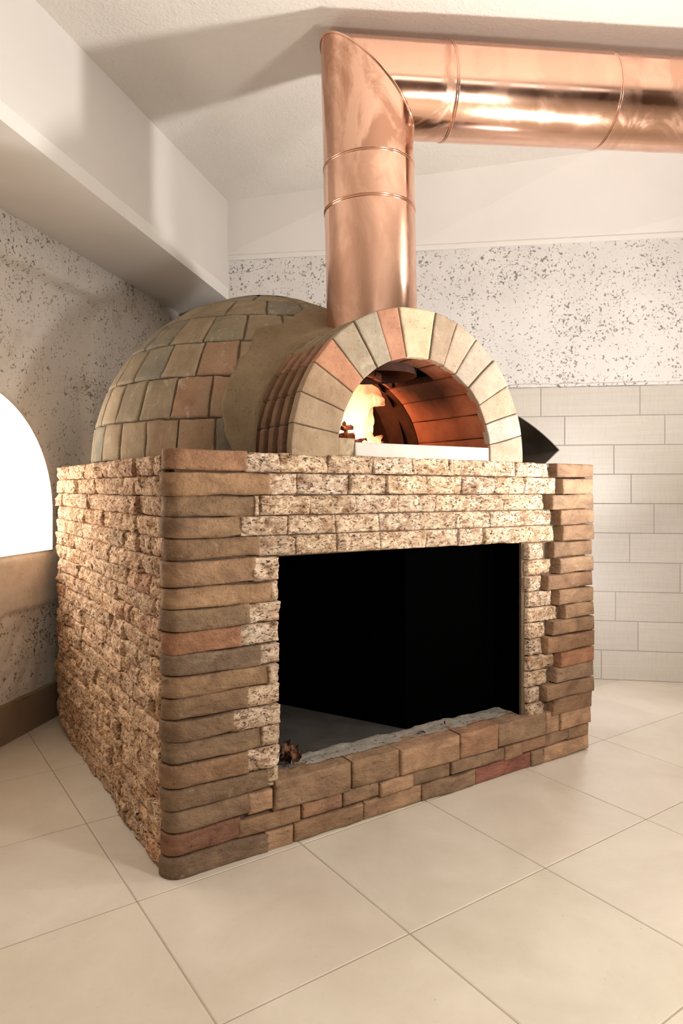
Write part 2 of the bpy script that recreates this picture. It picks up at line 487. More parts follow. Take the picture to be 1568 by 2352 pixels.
# floor: sub bed plus every tile bedded in it
def build_floor():
    mb = MB()
    g = 0.4700; a = math.radians(2.1); ca, sa = math.cos(a), math.sin(a)
    ox, oy = 0.4125, -0.4920
    gap = 0.0012
    r = 0.0025
    for i in range(-11, 14):
        for j in range(-12, 12):
            u0, u1 = i * g + gap, (i + 1) * g - gap
            w0, w1 = j * g + gap, (j + 1) * g - gap
            cx, cy = (i + .5) * g, (j + .5) * g
            wx, wy = ox + cx * ca - cy * sa, oy + cx * sa + cy * ca
            # keep the tiles that lie in the room
            rx, rz = wx * CY - wy * SY + AX, wx * SY + wy * CY + AZ
            if rz > 4.6 or rz < ZN - .3 or rx > XR + .3 or rx < left_X(rz) - 0.45:
                continue
            us = [u0, u0 + r, u1 - r, u1]; ws = [w0, w0 + r, w1 - r, w1]
            P = np.zeros((4, 4, 3))
            for p in range(4):
                for q in range(4):
                    x, y = us[p], ws[q]
                    P[p, q] = (ox + x * ca - y * sa, oy + x * sa + y * ca, -0.0016 if p in (0, 3) or q in (0, 3) else 0.0)
            k = 1.0 + random.uniform(-0.03, 0.03)
            mb.grid(P, (k, k * random.uniform(.985, 1.01), k * random.uniform(.97, 1.01)), 0, False)
    cs = [W(-3.2, ZN - .4), W(XR + .4, ZN - .4), W(XR + .4, 4.9), W(-2.2, 4.9)]
    mb.prism([(c.x, c.y) for c in cs], -0.08, -0.0014, (1, 1, 1), 1)
    structure(mb.build('floor', [M['floor_tile'], M['floor_grout']]))
build_floor()

def build_ceiling():
    mb = MB()
    pts = [(-2.6, ZN - .2), (XR + .2, ZN - .2), (XR + .2, 4.7), (-2.0, 4.7)]
    lo = [W(x, z, ceil_z(x, z)) for x, z in pts]
    hi = [W(x, z, ceil_z(x, z) + 0.12) for x, z in pts]
    mb.add([tuple(v) for v in lo + hi], [(0, 1, 2, 3), (7, 6, 5, 4), (0, 4, 5, 1), (1, 5, 6, 2), (2, 6, 7, 3), (3, 7, 4, 0)], smooth=False)
    structure(mb.build('ceiling', M['ceiling']))
build_ceiling()

# back wall: plaster above, tiles below
TILE_TOP = 1.545
def build_back_wall():
    nx, nz = 240, 130
    x0, x1, z0, z1 = -1.5, XR, 0.0, 2.55
    X = np.linspace(x0, x1, nx); Z = np.linspace(z0, z1, nz)
    P = np.zeros((nx, nz, 3))
    XX, ZZ = np.meshgrid(X, Z, indexing='ij')
    n = fbm(np.stack([XX.ravel() * 9, ZZ.ravel() * 9, 0 * XX.ravel()], 1), 4, 3).reshape(nx, nz)
    for i in range(nx):
        rec = 0.35 if X[i] < XC - 0.03 else 0.0       # the wall steps back behind the side beam
        for j in range(nz):
            P[i, j] = wall_back_pt(X[i], Z[j], n[i, j] * 0.0035 - rec)
    mb = MB(); mb.grid(P, (1, 1, 1), 0, True)
    # body behind
    a, b = wall_back_pt(-1.6, 0, -.37), wall_back_pt(XR, 0, -.37)
    c, d = wall_back_pt(XR, 0, -.5), wall_back_pt(-1.6, 0, -.5)
    mb.prism([(q.x, q.y) for q in (a, b, c, d)], 0, 2.9)
    wb = structure(mb.build('wall_back', M['plaster']))
    # tiles, each row with its own joints
    D = {0: 1.0635, 1: 1.185, 2: 1.432, 3: 1.02, 4: 1.63, 5: 1.51, 6: 1.26, 7: 1.44, 8: 1.552, 9: 1.37}
    mt = MB(); rh = TILE_TOP / 10.0
    for r in range(10):
        zt = TILE_TOP - r * rh; zb = zt - rh
        s = D[r] - 0.497 * 8
        while s < XR:
            a0, a1 = max(s, -0.6), min(s + 0.497, XR)
            s += 0.497
            if a1 - a0 < 0.02: continue
            g = 0.0013; e = 0.0015
            xs = [a0 + g, a0 + g + e, a1 - g - e, a1 - g]; zs = [zb + g, zb + g + e, zt - g - e, zt - g]
            G = np.zeros((4, 4, 3))
            for p in range(4):
                for q in range(4):
                    G[p, q] = wall_back_pt(xs[p], zs[q], 0.010 if p in (0, 3) or q in (0, 3) else 0.0118)
            k = 1 + random.uniform(-.035, .035)
            mt.grid(G, (k, k, k * random.uniform(.98, 1.01)), 0, False)
            S = G[[0, 0, 3, 3], [0, 3, 3, 0]]
    a, b = wall_back_pt(-.6, 0, 0.0085), wall_back_pt(XR, 0, 0.0085)
    c, d = wall_back_pt(XR, 0, -.003), wall_back_pt(-.6, 0, -.003)
    mt.prism([(q.x, q.y) for q in (a, b, c, d)], 0, TILE_TOP, (1, 1, 1), 1)
    t = mt.build('tile_cladding', [M['wall_tile'], M['grout']], wb)
    # plaster lip running over the top of the tiles
    ml = MB(); N = 260; K = 6
    G = np.zeros((N, K + 1, 3))
    xs = np.linspace(-.6, XR, N)
    w = fbm(np.stack([xs * 30, xs * 0, xs * 0], 1), 4, 9)
    for i in range(N):
        for k in range(K + 1):
            th = math.pi * (k / K)
            G[i, k] = wall_back_pt(xs[i], TILE_TOP + 0.012 - math.cos(th) * (0.010 + 0.003 * w[i]), 0.0 + math.sin(th) * (0.011 + 0.002 * w[i]))
    ml.grid(G, (1, 1, 1), 0, True)
    ml.build('plaster_lip', M['plaster'], wb)
build_back_wall()

def build_back_beam():
    # shallow downstand running along the back wall under the ceiling
    mb = MB()
    zb = 1.0 * HC + 1.300
    pts = []
    for X in (XC - .02, 0.4, 1.4, XR):
        top = ceil_z(X, 3.817 - .15 * X)
        f = 0.10 + 0.025 * (X - XC)      # the ceiling line comes forward to the right
        pts.append([wall_back_pt(X, zb - .0, 0.0), wall_back_pt(X, zb, 0.012), wall_back_pt(X, zb + .022, 0.020), wall_back_pt(X, zb + .030, 0.016),
                    wall_back_pt(X, top + .05, 0.016 + 0.055 * (X - XC))])
    P = np.array([[tuple(p) for p in row] for row in pts])
    mb.grid(P, (1, 1, 1), 0, False)
    structure(mb.build('trim_1', M['beam']))
build_back_beam()

def build_side_beam():
    """deep white boxed beam along the left wall"""
    mb = MB()
    rows = []
    zb = HC + 1.074
    for Z in (-2.4, 0.0, 1.0, 2.0, 3.0, ZC + .02):
        X = beam_X(Z); t = ceil_z(X, Z)
        lip = 0.016 * max(0.0, (ZC - Z)) / 2.0
        rows.append([W(X, Z, t + .05), W(X, Z, zb + .068), W(X + lip, Z - .0, zb + .058), W(X + lip * 1.15, Z, zb),
                     W(left_X(Z) - .25, Z, zb + .0)])
    P = np.array([[tuple(p) for p in r] for r in rows])
    mb.grid(P[:, 0:2], (1, 1, 1), 0, False, flip=True)
    mb.grid(P[:, 1:4], (1, 1, 1), 1, False, flip=True)  # lower strip in a paler tone than the face above
    mb.grid(P[:, 3:5], (1, 1, 1), 0, False, flip=True)
    # the underside carries on over the corner to the recessed wall
    Z = ZC + .02; X = beam_X(Z)
    q = [W(X, Z, zb), W(left_X(Z) - .25, Z, zb), W(left_X(4.5) - .25, 4.5, zb), W(X, 4.5, zb)]
    q2 = [v + Vector((0, 0, .5)) for v in q]
    mb.add([tuple(v) for v in q + q2], [(0, 1, 2, 3), (0, 3, 7, 4), (0, 4, 5, 1), (4, 7, 6, 5)], smooth=False)
    structure(mb.build('trim_2', [M['beam'], mat_paint('pale_beam_edge', (0.92, 0.90, 0.85), 0.03, 60, 0.5)]))
build_side_beam()

# left wall with its arched window
WR, WZ0, WS, WB = 0.515, 2.507, 0.90, 0.7375    # arch radius, centre along the wall, spring height, sill height
def arch_sd(s, z):
    """signed distance, negative inside the arched opening"""
    ds, dz = s - WZ0, z - WS
    if dz > 0:
        d = math.hypot(ds, dz) - WR
    else:
        d = abs(ds) - WR
    return max(d, WB - z) if z < WB + .2 else d
def build_left_wall():
    st = 0.0125
    S = np.arange(-2.5, 1.6, 0.1).tolist() + np.arange(1.6, 4.45, st).tolist()
    Zs = np.arange(0, 2.2, st)
    ns, nz = len(S), len(Zs)
    SS, ZZ = np.meshgrid(S, Zs, indexing='ij')
    p = np.stack([SS.ravel() * 7, ZZ.ravel() * 7, 0 * SS.ravel()], 1)
    n1 = fbm(p, 4, 11).reshape(ns, nz)
    n2 = fbm(p * 3.5, 4, 21).reshape(ns, nz)
    P = np.zeros((ns, nz, 3)); Cc = np.zeros((ns, nz, 3)); AA = np.zeros((ns, nz))
    for i in range(ns):
        for j in range(nz):
            s, z = SS[i, j], ZZ[i, j]
            w = n1[i, j] * 0.012
            # raised field around the flat recess: right edge near 3.25, top near 1.9, flared corner
            edge = 3.245 + 0.11 * math.exp(-((1.93 - z) / 0.10) ** 2) if z < 1.95 else 3.25
            top = 1.895 + 0.03 * (s - 2.7)
            d = max(s - edge, z - top) + w
            raised = min(1.0, max(0.0, d / 0.028))
            off = 0.050 * raised
            sill = 1.0 if (WB - 0.235 + w < z < WB and s < 3.2) else 0.0
            low = 1.0 if z <= WB - 0.235 + w else 0.0
            off += 0.014 * sill
            rough = 0.25 + 0.9 * raised + 1.1 * low
            off += n1[i, j] * 0.004 + n2[i, j] * 0.0030 * rough
            a = arch_sd(s, z); smooth_in = False
            if a < 0.004:
                off = 0.0
            elif a < 0.03:
                off -= 0.015 * (1 - a / 0.03) ** 2
            # snap the reveal edge
            ss, zz = s, z
            if -st * .72 < a < st * .72:
                if z > WS:
                    ds, dz = s - WZ0, z - WS; L = math.hypot(ds, dz)
                    ss, zz = WZ0 + ds / L * WR, WS + dz / L * WR
                elif z > WB + .02:
                    ss = WZ0 + math.copysign(WR, s - WZ0)
            P[i, j] = tuple(W(left_X(ss) + off, ss - off * .19, zz))
            k = 0.55 + 0.45 * max(raised, low) - 0.35 * sill
            if raised < .5 and not low and not sill: k = 0.80
            if a < 0.02: k = 0.0
            Cc[i, j] = (k, k, k)
            AA[i, j] = arch_sd(ss, zz)
    keep = MB(); fs = []
    for i in range(ns - 1):
        for j in range(nz - 1):
            am = (AA[i, j] + AA[i + 1, j] + AA[i, j + 1] + AA[i + 1, j + 1]) / 4
            if am < -.0005 and AA[i:i + 2, j:j + 2].min() < -.002: continue
            fs.append((i * nz + j, (i + 1) * nz + j, (i + 1) * nz + j + 1, i * nz + j + 1))
    keep.add(P.reshape(-1, 3), fs, Cc.reshape(-1, 3), 0, True)
    structure(keep.build('wall_left', M['old_plaster']))
    # window pane set in the reveal
    mb = MB(); poly = [(WZ0 - WR + .004, WB + .004), (WZ0 + WR - .004, WB + .004)]
    for k in range(25):
        t = math.pi * k / 24
        poly.append((WZ0 + (WR - .004) * math.cos(t), WS + (WR - .004) * math.sin(t)))
    n = len(poly)
    fr = [tuple(W(left_X(s) - .290, s + .055, z)) for s, z in poly]
    bk = [tuple(W(left_X(s) - .310, s + .059, z)) for s, z in poly]
    mb.add(fr + bk, [tuple(range(n)), tuple(range(2 * n - 1, n - 1, -1))] + [(i, (i + 1) % n, n + (i + 1) % n, n + i) for i in range(n)], smooth=False)
    w1 = structure(mb.build('window_1', M['glass']))
    mr = MB(); rp = [(WZ0 - WR, WB), (WZ0 + WR, WB)] + [(WZ0 + WR * math.cos(math.pi * k / 48), WS + WR * math.sin(math.pi * k / 48)) for k in range(49)]
    rp.append(rp[0]); P = np.zeros((len(rp), 5, 3))
    for i, (s, z) in enumerate(rp):
        for j in range(5):
            o = .006 - .326 * j / 4
            P[i, j] = tuple(W(left_X(s) + o, s - o * .19, z))
    mr.grid(P, (.0, .0, .0), 0, False); mr.build('window_reveal', M['old_plaster'], w1)
    # skirting tiles
    mb = MB()
    for a in np.arange(-2.4, 3.1, 0.45):
        b = min(a + 0.448, 3.06)
        q = [W(left_X(a) + .028, a), W(left_X(b) + .028, b), W(left_X(b) - .01, b), W(left_X(a) - .01, a)]
        mb.prism([(v.x, v.y) for v in q][::-1], 0, 0.140)
        q = [W(left_X(a) + .027, a), W(left_X(b) + .027, b), W(left_X(b) - .01, b), W(left_X(a) - .01, a)]
        mb.prism([(v.x, v.y) for v in q][::-1], 0.140, 0.150, mat=1)
    structure(mb.build('baseboard_left', [M['skirting'], M['mortar']]))
build_left_wall()

def build_far_walls():
    m = mat_paint('room_wall_paint', (0.16, 0.115, 0.085), 0.05, 60)
    for name, q in (('wall_right', [W(XR, ZN - .2), W(XR + .1, ZN - .2), W(XR + .1, 4.0), W(XR, 4.0)]),
                    ('wall_front', [W(-2.6, ZN), W(XR, ZN), W(XR, ZN - .1), W(-2.6, ZN - .1)])):
        mb = MB(); mb.prism([(v.x, v.y) for v in q][::-1], 0, 2.9)
        structure(mb.build(name, m))
build_far_walls()
def build_assumed_window():
    # assumed glowing window band behind the camera, added for copper reflections and fill light
    mb = MB(); me_ = MB()
    q = [W(.3, ZN + .02), W(4.5, ZN + .02), W(4.5, ZN + .01), W(.3, ZN + .01)]
    mb.prism([(v.x, v.y) for v in q][::-1], 1.85, 2.50)
    w = structure(mb.build('assumed_window', M['assumed_glow']))
    for x in (.3, 4.5):
        q = [W(x - .03, ZN + .06), W(x + .03, ZN + .06), W(x + .03, ZN), W(x - .03, ZN)]
        me_.prism([(v.x, v.y) for v in q][::-1], 1.82, 2.53)
    for z in (1.82, 2.50):
        q = [W(.3, ZN + .06), W(4.5, ZN + .06), W(4.5, ZN), W(.3, ZN)]
        me_.prism([(v.x, v.y) for v in q][::-1], z, z + .05)
    me_.build('assumed_window_frame', M['skirting'], w)  # frame around the assumed window, equally unseen
build_assumed_window()

# ------------------------------------------------------------------ bricks and stones
def lin(L, r, step):
    """grid coordinates over 0..L, denser at both rims"""
    inner = max(2, int(round((L - 2 * r) / step)) + 1)
    a = [0, r * .12, r * .4]
    mid = np.linspace(r, L - r, inner).tolist()
    return np.array(a + mid + [L - r * .4, L - r * .12, L])

def patch(mb, pos, x0, x1, z0, z1, d=0.0, r=0.008, amp=0.001, step=0.008, back=-0.03, col=(1, 1, 1), wob=0.0015, fs=30.0, mat=0, rim=None, ledge=0.0):
    """one brick: pos(x, z, h) -> points; the face stands d proud and rolls off over r at its rim"""
    Lx, Lz = x1 - x0, z1 - z0
    r_ = min(r, Lx * .45, Lz * .45)
    xs, zs = lin(Lx, r_, step), lin(Lz, r_, step)
    XX, ZZ = np.meshgrid(xs, zs, indexing='ij')
    seed = random.randint(0, 9999)
    so = np.array([seed * 1.37, seed * .71, seed * .13])
    p = np.stack([XX.ravel(), ZZ.ravel(), 0 * XX.ravel()], 1) * fs + so
    n = fbm(p, 4, seed).reshape(XX.shape)
    e = np.minimum(np.minimum(XX, Lx - XX), np.minimum(ZZ, Lz - ZZ)) / r_
    e = np.clip(e, 0, 1)
    drop = (1 - np.sqrt(np.clip(1 - (1 - e) ** 2, 0, 1))) * r_ * (rim if rim is not None else 1.0)
    H = d - drop + n * amp * np.clip(e * 3, 0.3, 1)
    w1 = fbm(p * .5 + 40, 2, seed + 1).reshape(XX.shape); w2 = fbm(p * .5 + 80, 2, seed + 2).reshape(XX.shape)
    X = x0 + XX + w1 * wob; Z = z0 + ZZ + w2 * wob
    nx, nz = XX.shape
    # ring that carries the rim back
    Xr = np.pad(X, 1, 'edge'); Zr = np.pad(Z, 1, 'edge'); Hr = np.pad(H, 1, 'constant', constant_values=back)
    P = pos(Xr.ravel(), Zr.ravel(), Hr.ravel()).reshape(nx + 2, nz + 2, 3)
    mb.grid(P, col, mat, True)
    return H

def rough_patch(mb, pos, x0, x1, z0, z1, d, amp, step, col, back=-0.03, mat=0):
    """split face stone: jagged broken front, sharp arrises"""
    Lx, Lz = x1 - x0, z1 - z0
    nx = max(3, int(Lx / step)); nz = max(4, int(Lz / step))
    xs = np.linspace(0, Lx, nx); zs = np.linspace(0, Lz, nz)
    XX, ZZ = np.meshgrid(xs, zs, indexing='ij')
    seed = random.randint(0, 9999)
    so = np.array([seed * 1.37, seed * .71, seed * .13])
    p = np.stack([XX.ravel(), ZZ.ravel() * 1.3, 0 * XX.ravel()], 1)
    n1 = fbm(p * 22 + so, 4, seed, 0.55).reshape(XX.shape)
    rd = 1 - np.abs(fbm(p * 34 + so + 9, 3, seed + 5)).reshape(XX.shape) * 2.0
    bul = (1 - (2 * ZZ / Lz - 1) ** 2) ** .5
    e = np.minimum(np.minimum(XX, Lx - XX), np.minimum(ZZ, Lz - ZZ))
    e = np.clip(e / 0.006, 0, 1)
    tilt = random.uniform(-.004, .004) * (2 * ZZ / Lz - 1) + random.uniform(-.004, .004) * (2 * XX / Lx - 1)
    H = d + n1 * amp * .9 + rd * amp * .45 + fbm(p * 110 + so, 2, seed + 8).reshape(XX.shape) * amp * .28 + (bul - .6) * amp * .35 + tilt - (1 - e) * 0.002
    H = np.maximum(H, back + 0.012)
    w1 = fbm(p * 26 + so + 40, 3, seed + 1).reshape(XX.shape); w2 = fbm(p * 26 + so + 80, 3, seed + 2).reshape(XX.shape)
    X = x0 + XX + w1 * .0018; Z = z0 + ZZ + w2 * .0016
    Xr = np.pad(X, 1, 'edge'); Zr = np.pad(Z, 1, 'edge'); Hr = np.pad(H, 1, 'constant', constant_values=back)
    P = pos(Xr.ravel(), Zr.ravel(), Hr.ravel()).reshape(XX.shape[0] + 2, XX.shape[1] + 2, 3)
    mb.grid(P, col, mat, True)

BW, BD, BH = 1.680, 1.425, 1.100
OX0, OX1, OZ0, OZ1 = 0.334, 1.319, 0.188, 0.812          # storage opening
oven = empty('pizza_oven', (0.84, 0.75, 0.0), 'brick domed pizza oven on a stone clad base, fire burning in its arch', 'pizza oven')

def front(x, z, h):
    return np.stack([x, -h, z], 1)
def side(s, z, h):                                         # s runs back along the left face
    return np.stack([-h + .014 * np.clip(1 - s / BD, 0, 1), s, z], 1)
def corner(s, z, h):
    """runs round the rounded left front corner: s<0 on the left face, then the arc, then the front"""
    R = 0.042
    A = R * math.pi / 2
    x = np.zeros_like(s); y = np.zeros_like(s); nx = np.zeros_like(s); ny = np.zeros_like(s)
    a = s < 0; b = (s >= 0) & (s < A); c = s >= A
    x[a] = 0; y[a] = R - s[a]; nx[a] = -1
    th = s[b] / R
    x[b] = R - R * np.cos(th); y[b] = R - R * np.sin(th); nx[b] = -np.cos(th); ny[b] = -np.sin(th)
    x[c] = R + s[c] - A; ny[c] = -1
    return np.stack([x + nx * h + .014, y + ny * h, z], 1)
def ux(u, h=0.0):
    """x on the front face seen at column u"""
    k = (u - 784) / 1568.0
    return (k * AZ - AX) / (CY - k * SY)

VB = [1032, 1084.5, 1141, 1193, 1243, 1294, 1356.5, 1408, 1460, 1513.5, 1566, 1617, 1668.5, 1718, 1772, 1827, 1877, 1930.5, 1984, 2034]
ZL = [(2034 - v) / (2034 - 1032) * 1.112 for v in VB]      # left course heights
VR = [1068.6, 1100, 1136, 1170, 1204, 1240, 1275, 1310, 1344, 1378, 1410, 1443.5, 1479.5, 1513.5, 1547.5, 1581.5, 1617.5, 1653, 1687, 1719]
ZR = [(1719 - v) / (1719 - 1068.6) * 1.100 for v in VR]
def zc(k, x):
    """height of course line k at x along the front (the two ends differ a little)"""
    t = min(1, max(0, x / BW))
    return ZL[k] * (1 - t) + ZR[k] * t

BR = [(0.36, 0.175, 0.095), (0.34, 0.20, 0.105), (0.25, 0.165, 0.095), (0.29, 0.185, 0.105), (0.27, 0.165, 0.09), (0.33, 0.20, 0.115),
      (0.34, 0.205, 0.115), (0.235, 0.165, 0.10), (0.35, 0.145, 0.075), (0.20, 0.150, 0.105), (0.28, 0.175, 0.10), (0.24, 0.155, 0.09),
      (0.215, 0.14, 0.085), (0.24, 0.165, 0.105), (0.30, 0.175, 0.10), (0.22, 0.15, 0.095), (0.24, 0.165, 0.11), (0.27, 0.115, 0.075), (0.20, 0.14, 0.10)]
QE = [560, 612, 581, 547, 588, 578, 617, 562, 546, 592, 611, 560, 527, 596, 562, 605, 569, 543, 607]
def shifted(pos, k0, k1=None):
    """follow the slightly sloping course lines across the front"""
    return pos

def calm(c, k=.35):
    m = (0.27, 0.172, 0.10); L = sum(c) / 3; b = sum(m) / 3
    return tuple(q * (1 - k) + p * L / b * k for q, p in zip(c, m))
BR = [calm(c, .45) for c in BR]
def build_left_quoins():
    mb = MB(); R = .042; A = R * math.pi / 2
    for k in range(19):
        xe = ux(QE[k])
        s1 = A + xe - R
        d = random.uniform(.003, .010)
        zt, zb = ZL[k] - .0012, ZL[k + 1] + .0012 - (.004 if k == 18 else 0)
        patch(mb, corner, -0.006, s1 - .003, zb, zt, d=d, r=0.0085, amp=0.0034, step=0.007, col=BR[k], wob=0.0045, fs=15, back=-.02)
    mb.build('corner_brick_column', M['brick'], oven)
build_left_quoins()

QR = [1265, 1279, 1252, 1272, 1277, 1259, 1271, 1245, 1270, 1283, 1256, 1243, 1274, 1264, 1242, 1258]
BRR = [(0.44, 0.27, 0.17), (0.52, 0.36, 0.24), (0.46, 0.31, 0.20), (0.47, 0.30, 0.19), (0.47, 0.29, 0.18), (0.40, 0.25, 0.155), (0.47, 0.31, 0.20),
       (0.42, 0.25, 0.15), (0.44, 0.27, 0.165), (0.34, 0.215, 0.13), (0.33, 0.205, 0.125), (0.34, 0.195, 0.115), (0.40, 0.18, 0.10),
       (0.30, 0.20, 0.135), (0.29, 0.18, 0.11), (0.28, 0.165, 0.10)]
BRR = [tuple(q * (.56 if i < 6 else .70 if i < 9 else .95) for q in calm(c, .3)) for i, c in enumerate(BRR)]  # upper bricks' colour lowered to counter the strong lamp light on them
def build_right_quoins():
    mb = MB()
    for k in range(16):
        x0 = ux(QR[k]) + .004
        patch(mb, front, x0, BW - .008 + random.uniform(-.003, .004), ZR[k + 1] + .0015, ZR[k] - .0015, d=random.uniform(.024, .031), r=0.007, amp=0.0028,
              step=0.008, col=BRR[k], back=-.10, fs=15, wob=.0035)
    # short right side return so the column has a flank
    for k in range(19):
        rs = lambda s, z, h: np.stack([BW - .006 + h, s, z], 1)
        patch(mb, rs, 0.03, 0.25 + random.uniform(-.03, .05), ZR[k + 1] + .0015, ZR[k] - .0015, d=0.0, r=.010, amp=.0015, step=.014, col=BRR[min(k, 15)], back=-.02, fs=18)
    mb.build('corner_brick_column', M['brick'], oven)
build_right_quoins()

# bottom courses of brick under the opening
def build_plinth():
    mb = MB()
    def row(joints, zt, zb, dep, back=-.02, sag=0.0):
        for a, b in zip(joints[:-1], joints[1:]):
            xa, xb = ux(a) + .002, ux(b) - .002
            if b >= 1349: xb = BW - .008
            t = (xa + xb) / 2 / BW
            c = random.choice([(0.27, 0.165, 0.10), (0.33, 0.205, 0.135), (0.24, 0.16, 0.105), (0.36, 0.22, 0.145), (0.30, 0.15, 0.10), (0.22, 0.155, 0.11)])
            c = tuple(q * (1.12 + .25 * t) for q in calm(c, .6))
            if a == 1092: c = (0.30, 0.125, 0.09)
            if a == 568: c = (0.40, 0.27, 0.17)
            j = random.uniform(-.003, .003)
            patch(mb, front, xa, xb, zb + .0015 + j, zt - .0015 + j * .5, d=dep + random.uniform(-.004, .005), r=.008, amp=.0034, step=.008, col=c, back=back, fs=15, wob=.004)
    z1, z2, z3 = 0.190, 0.105, 0.056
    row([627, 805, 915, 1051, 1140, 1249], z1, z2, .012, back=-.075)
    row([1250, 1280], z1 - .003, z2, .010)
    row([1281, 1350], z1 + .004, z2 + .003, .014)
    row([569, 626], ZL[16] - .002, ZL[17], .006)
    row([544, 690, 785, 868, 946, 1034, 1157, 1196, 1251, 1304, 1350], z2, z3 + .002, .008)
    row([608, 674, 833, 968, 1092, 1219, 1246, 1350], z3, 0.0, .004)
    mb.build('plinth_brick_courses', M['brick'], oven)
build_plinth()

# cream split stone on the front
def tcol():
    k = random.uniform(.86, 1.10); w = random.uniform(-.05, .05)
    return (k * (1 + w * .5), k, k * (1 - w))
def build_front_stone():
    mb = MB()
    rows = [[562, 642, 751, 853, 944, 1030, 1106, 1180, 1258],
            [613, 681, 800, 885, 977, 1057, 1132, 1202, 1275],
            [582, 596, 710, 816, 910, 999, 1078, 1152, 1244],
            [549, 658, 769, 868, 962, 1041, 1120, 1191, 1262],
            [590, 676, 773, 870, 974, 1050, 1110, 1190, 1268]]
    for k, js in enumerate(rows):
        for a, b in zip(js[:-1], js[1:]):
            xa, xb = ux(a) + .0012, ux(b) - .0012
            xm = (xa + xb) / 2
            def pos(x, z, h, k=k):
                # z is the share of the course height
                zt = ZL[k] * (1 - x / BW) + ZR[k] * (x / BW); zb = ZL[k + 1] * (1 - x / BW) + ZR[k + 1] * (x / BW)
                if k == 4: zb = np.maximum(zb, OZ1 - .002) if True else zb
                return np.stack([x, -h, zb + .0025 + z / .055 * (zt - zb - .004)], 1)
            rough_patch(mb, pos, xa, xb, 0, .055, random.uniform(.002, .010), .0055, .0045, tcol())
    # left jamb
    JL = [595, 617, 562, 546, 592, 611, 560, 527, 596, 562, 605]
    for i, k in enumerate(range(5, 16)):
        a = ux(QE[k]) + .002
        zt, zb = ZL[k] - .003, ZL[k + 1] + .002
        if k == 5: zt = min(zt, OZ1 + .008)
        if OX0 - a < .01: continue
        cuts = [a, OX0 + random.uniform(-.006, .002)]
        if OX0 - a > .16: cuts.insert(1, a + (OX0 - a) * random.uniform(.4, .6))
        for p, q in zip(cuts[:-1], cuts[1:]):
            zt2 = zc(k, .3) - .003; zb2 = zc(k + 1, .3) + .002
            rough_patch(mb, front, p + .001, q, zb2, min(zt2, OZ1 + .004), random.uniform(-.001, .010), .0055, .0045, tcol(), back=-.045)
    rough_patch(mb, front, ux(608), OX0 - .004, .188, .225, .0, .006, .0045, (.95, .95, .9), back=-.045)
    # right jamb
    RR = [1242, 1258, 1236, 1260, 1273, 1247, 1237, 1264, 1252, 1233, 1246]
    for i, k in enumerate(range(5, 16)):
        zt, zb = zc(k, 1.36), zc(k + 1, 1.36)
        a = 1.336 + random.uniform(-.004, .003); b = ux(RR[i]) + .004
        rough_patch(mb, front, a, b, zb + .002, zt - .004, random.uniform(.000, .008), .0055, .0045, tcol(), back=-.03)
    mb.build('front_stone_cladding', M['travertine'], oven)
build_front_stone()

def build_side_stone():
    mb = MB()
    n = 20; y0 = 0.049
    for k in range(n):
        zt0 = BH - .002 - k * (BH - .004) / n; hgt = (BH - .004) / n
        s = y0 - random.uniform(0, .02); first = True
        while s < BD - .02:
            L = random.uniform(.07, .24)
            e = min(s + L, BD)
            if BD - e < .05: e = BD
            a = max(s, y0 if not first else y0)
            bulge = random.uniform(-.004, .008)
            if random.random() < .05: bulge = -.012
            c = tcol(); kk = 1.08; c = (c[0] * 1.03, c[1] * .93, c[2] * .84)
            if random.random() < .08: c = (c[0] * .9, c[1] * .80, c[2] * .76)
            rough_patch(mb, side, a + .001, e - .001, zt0 - hgt + .0012, zt0 - .0012, bulge * .7, .0072, .0052, tuple(q * kk for q in c), back=-.03)
            s = e; first = False
    mb.build('side_stone_cladding', M['travertine'], oven)
build_side_stone()

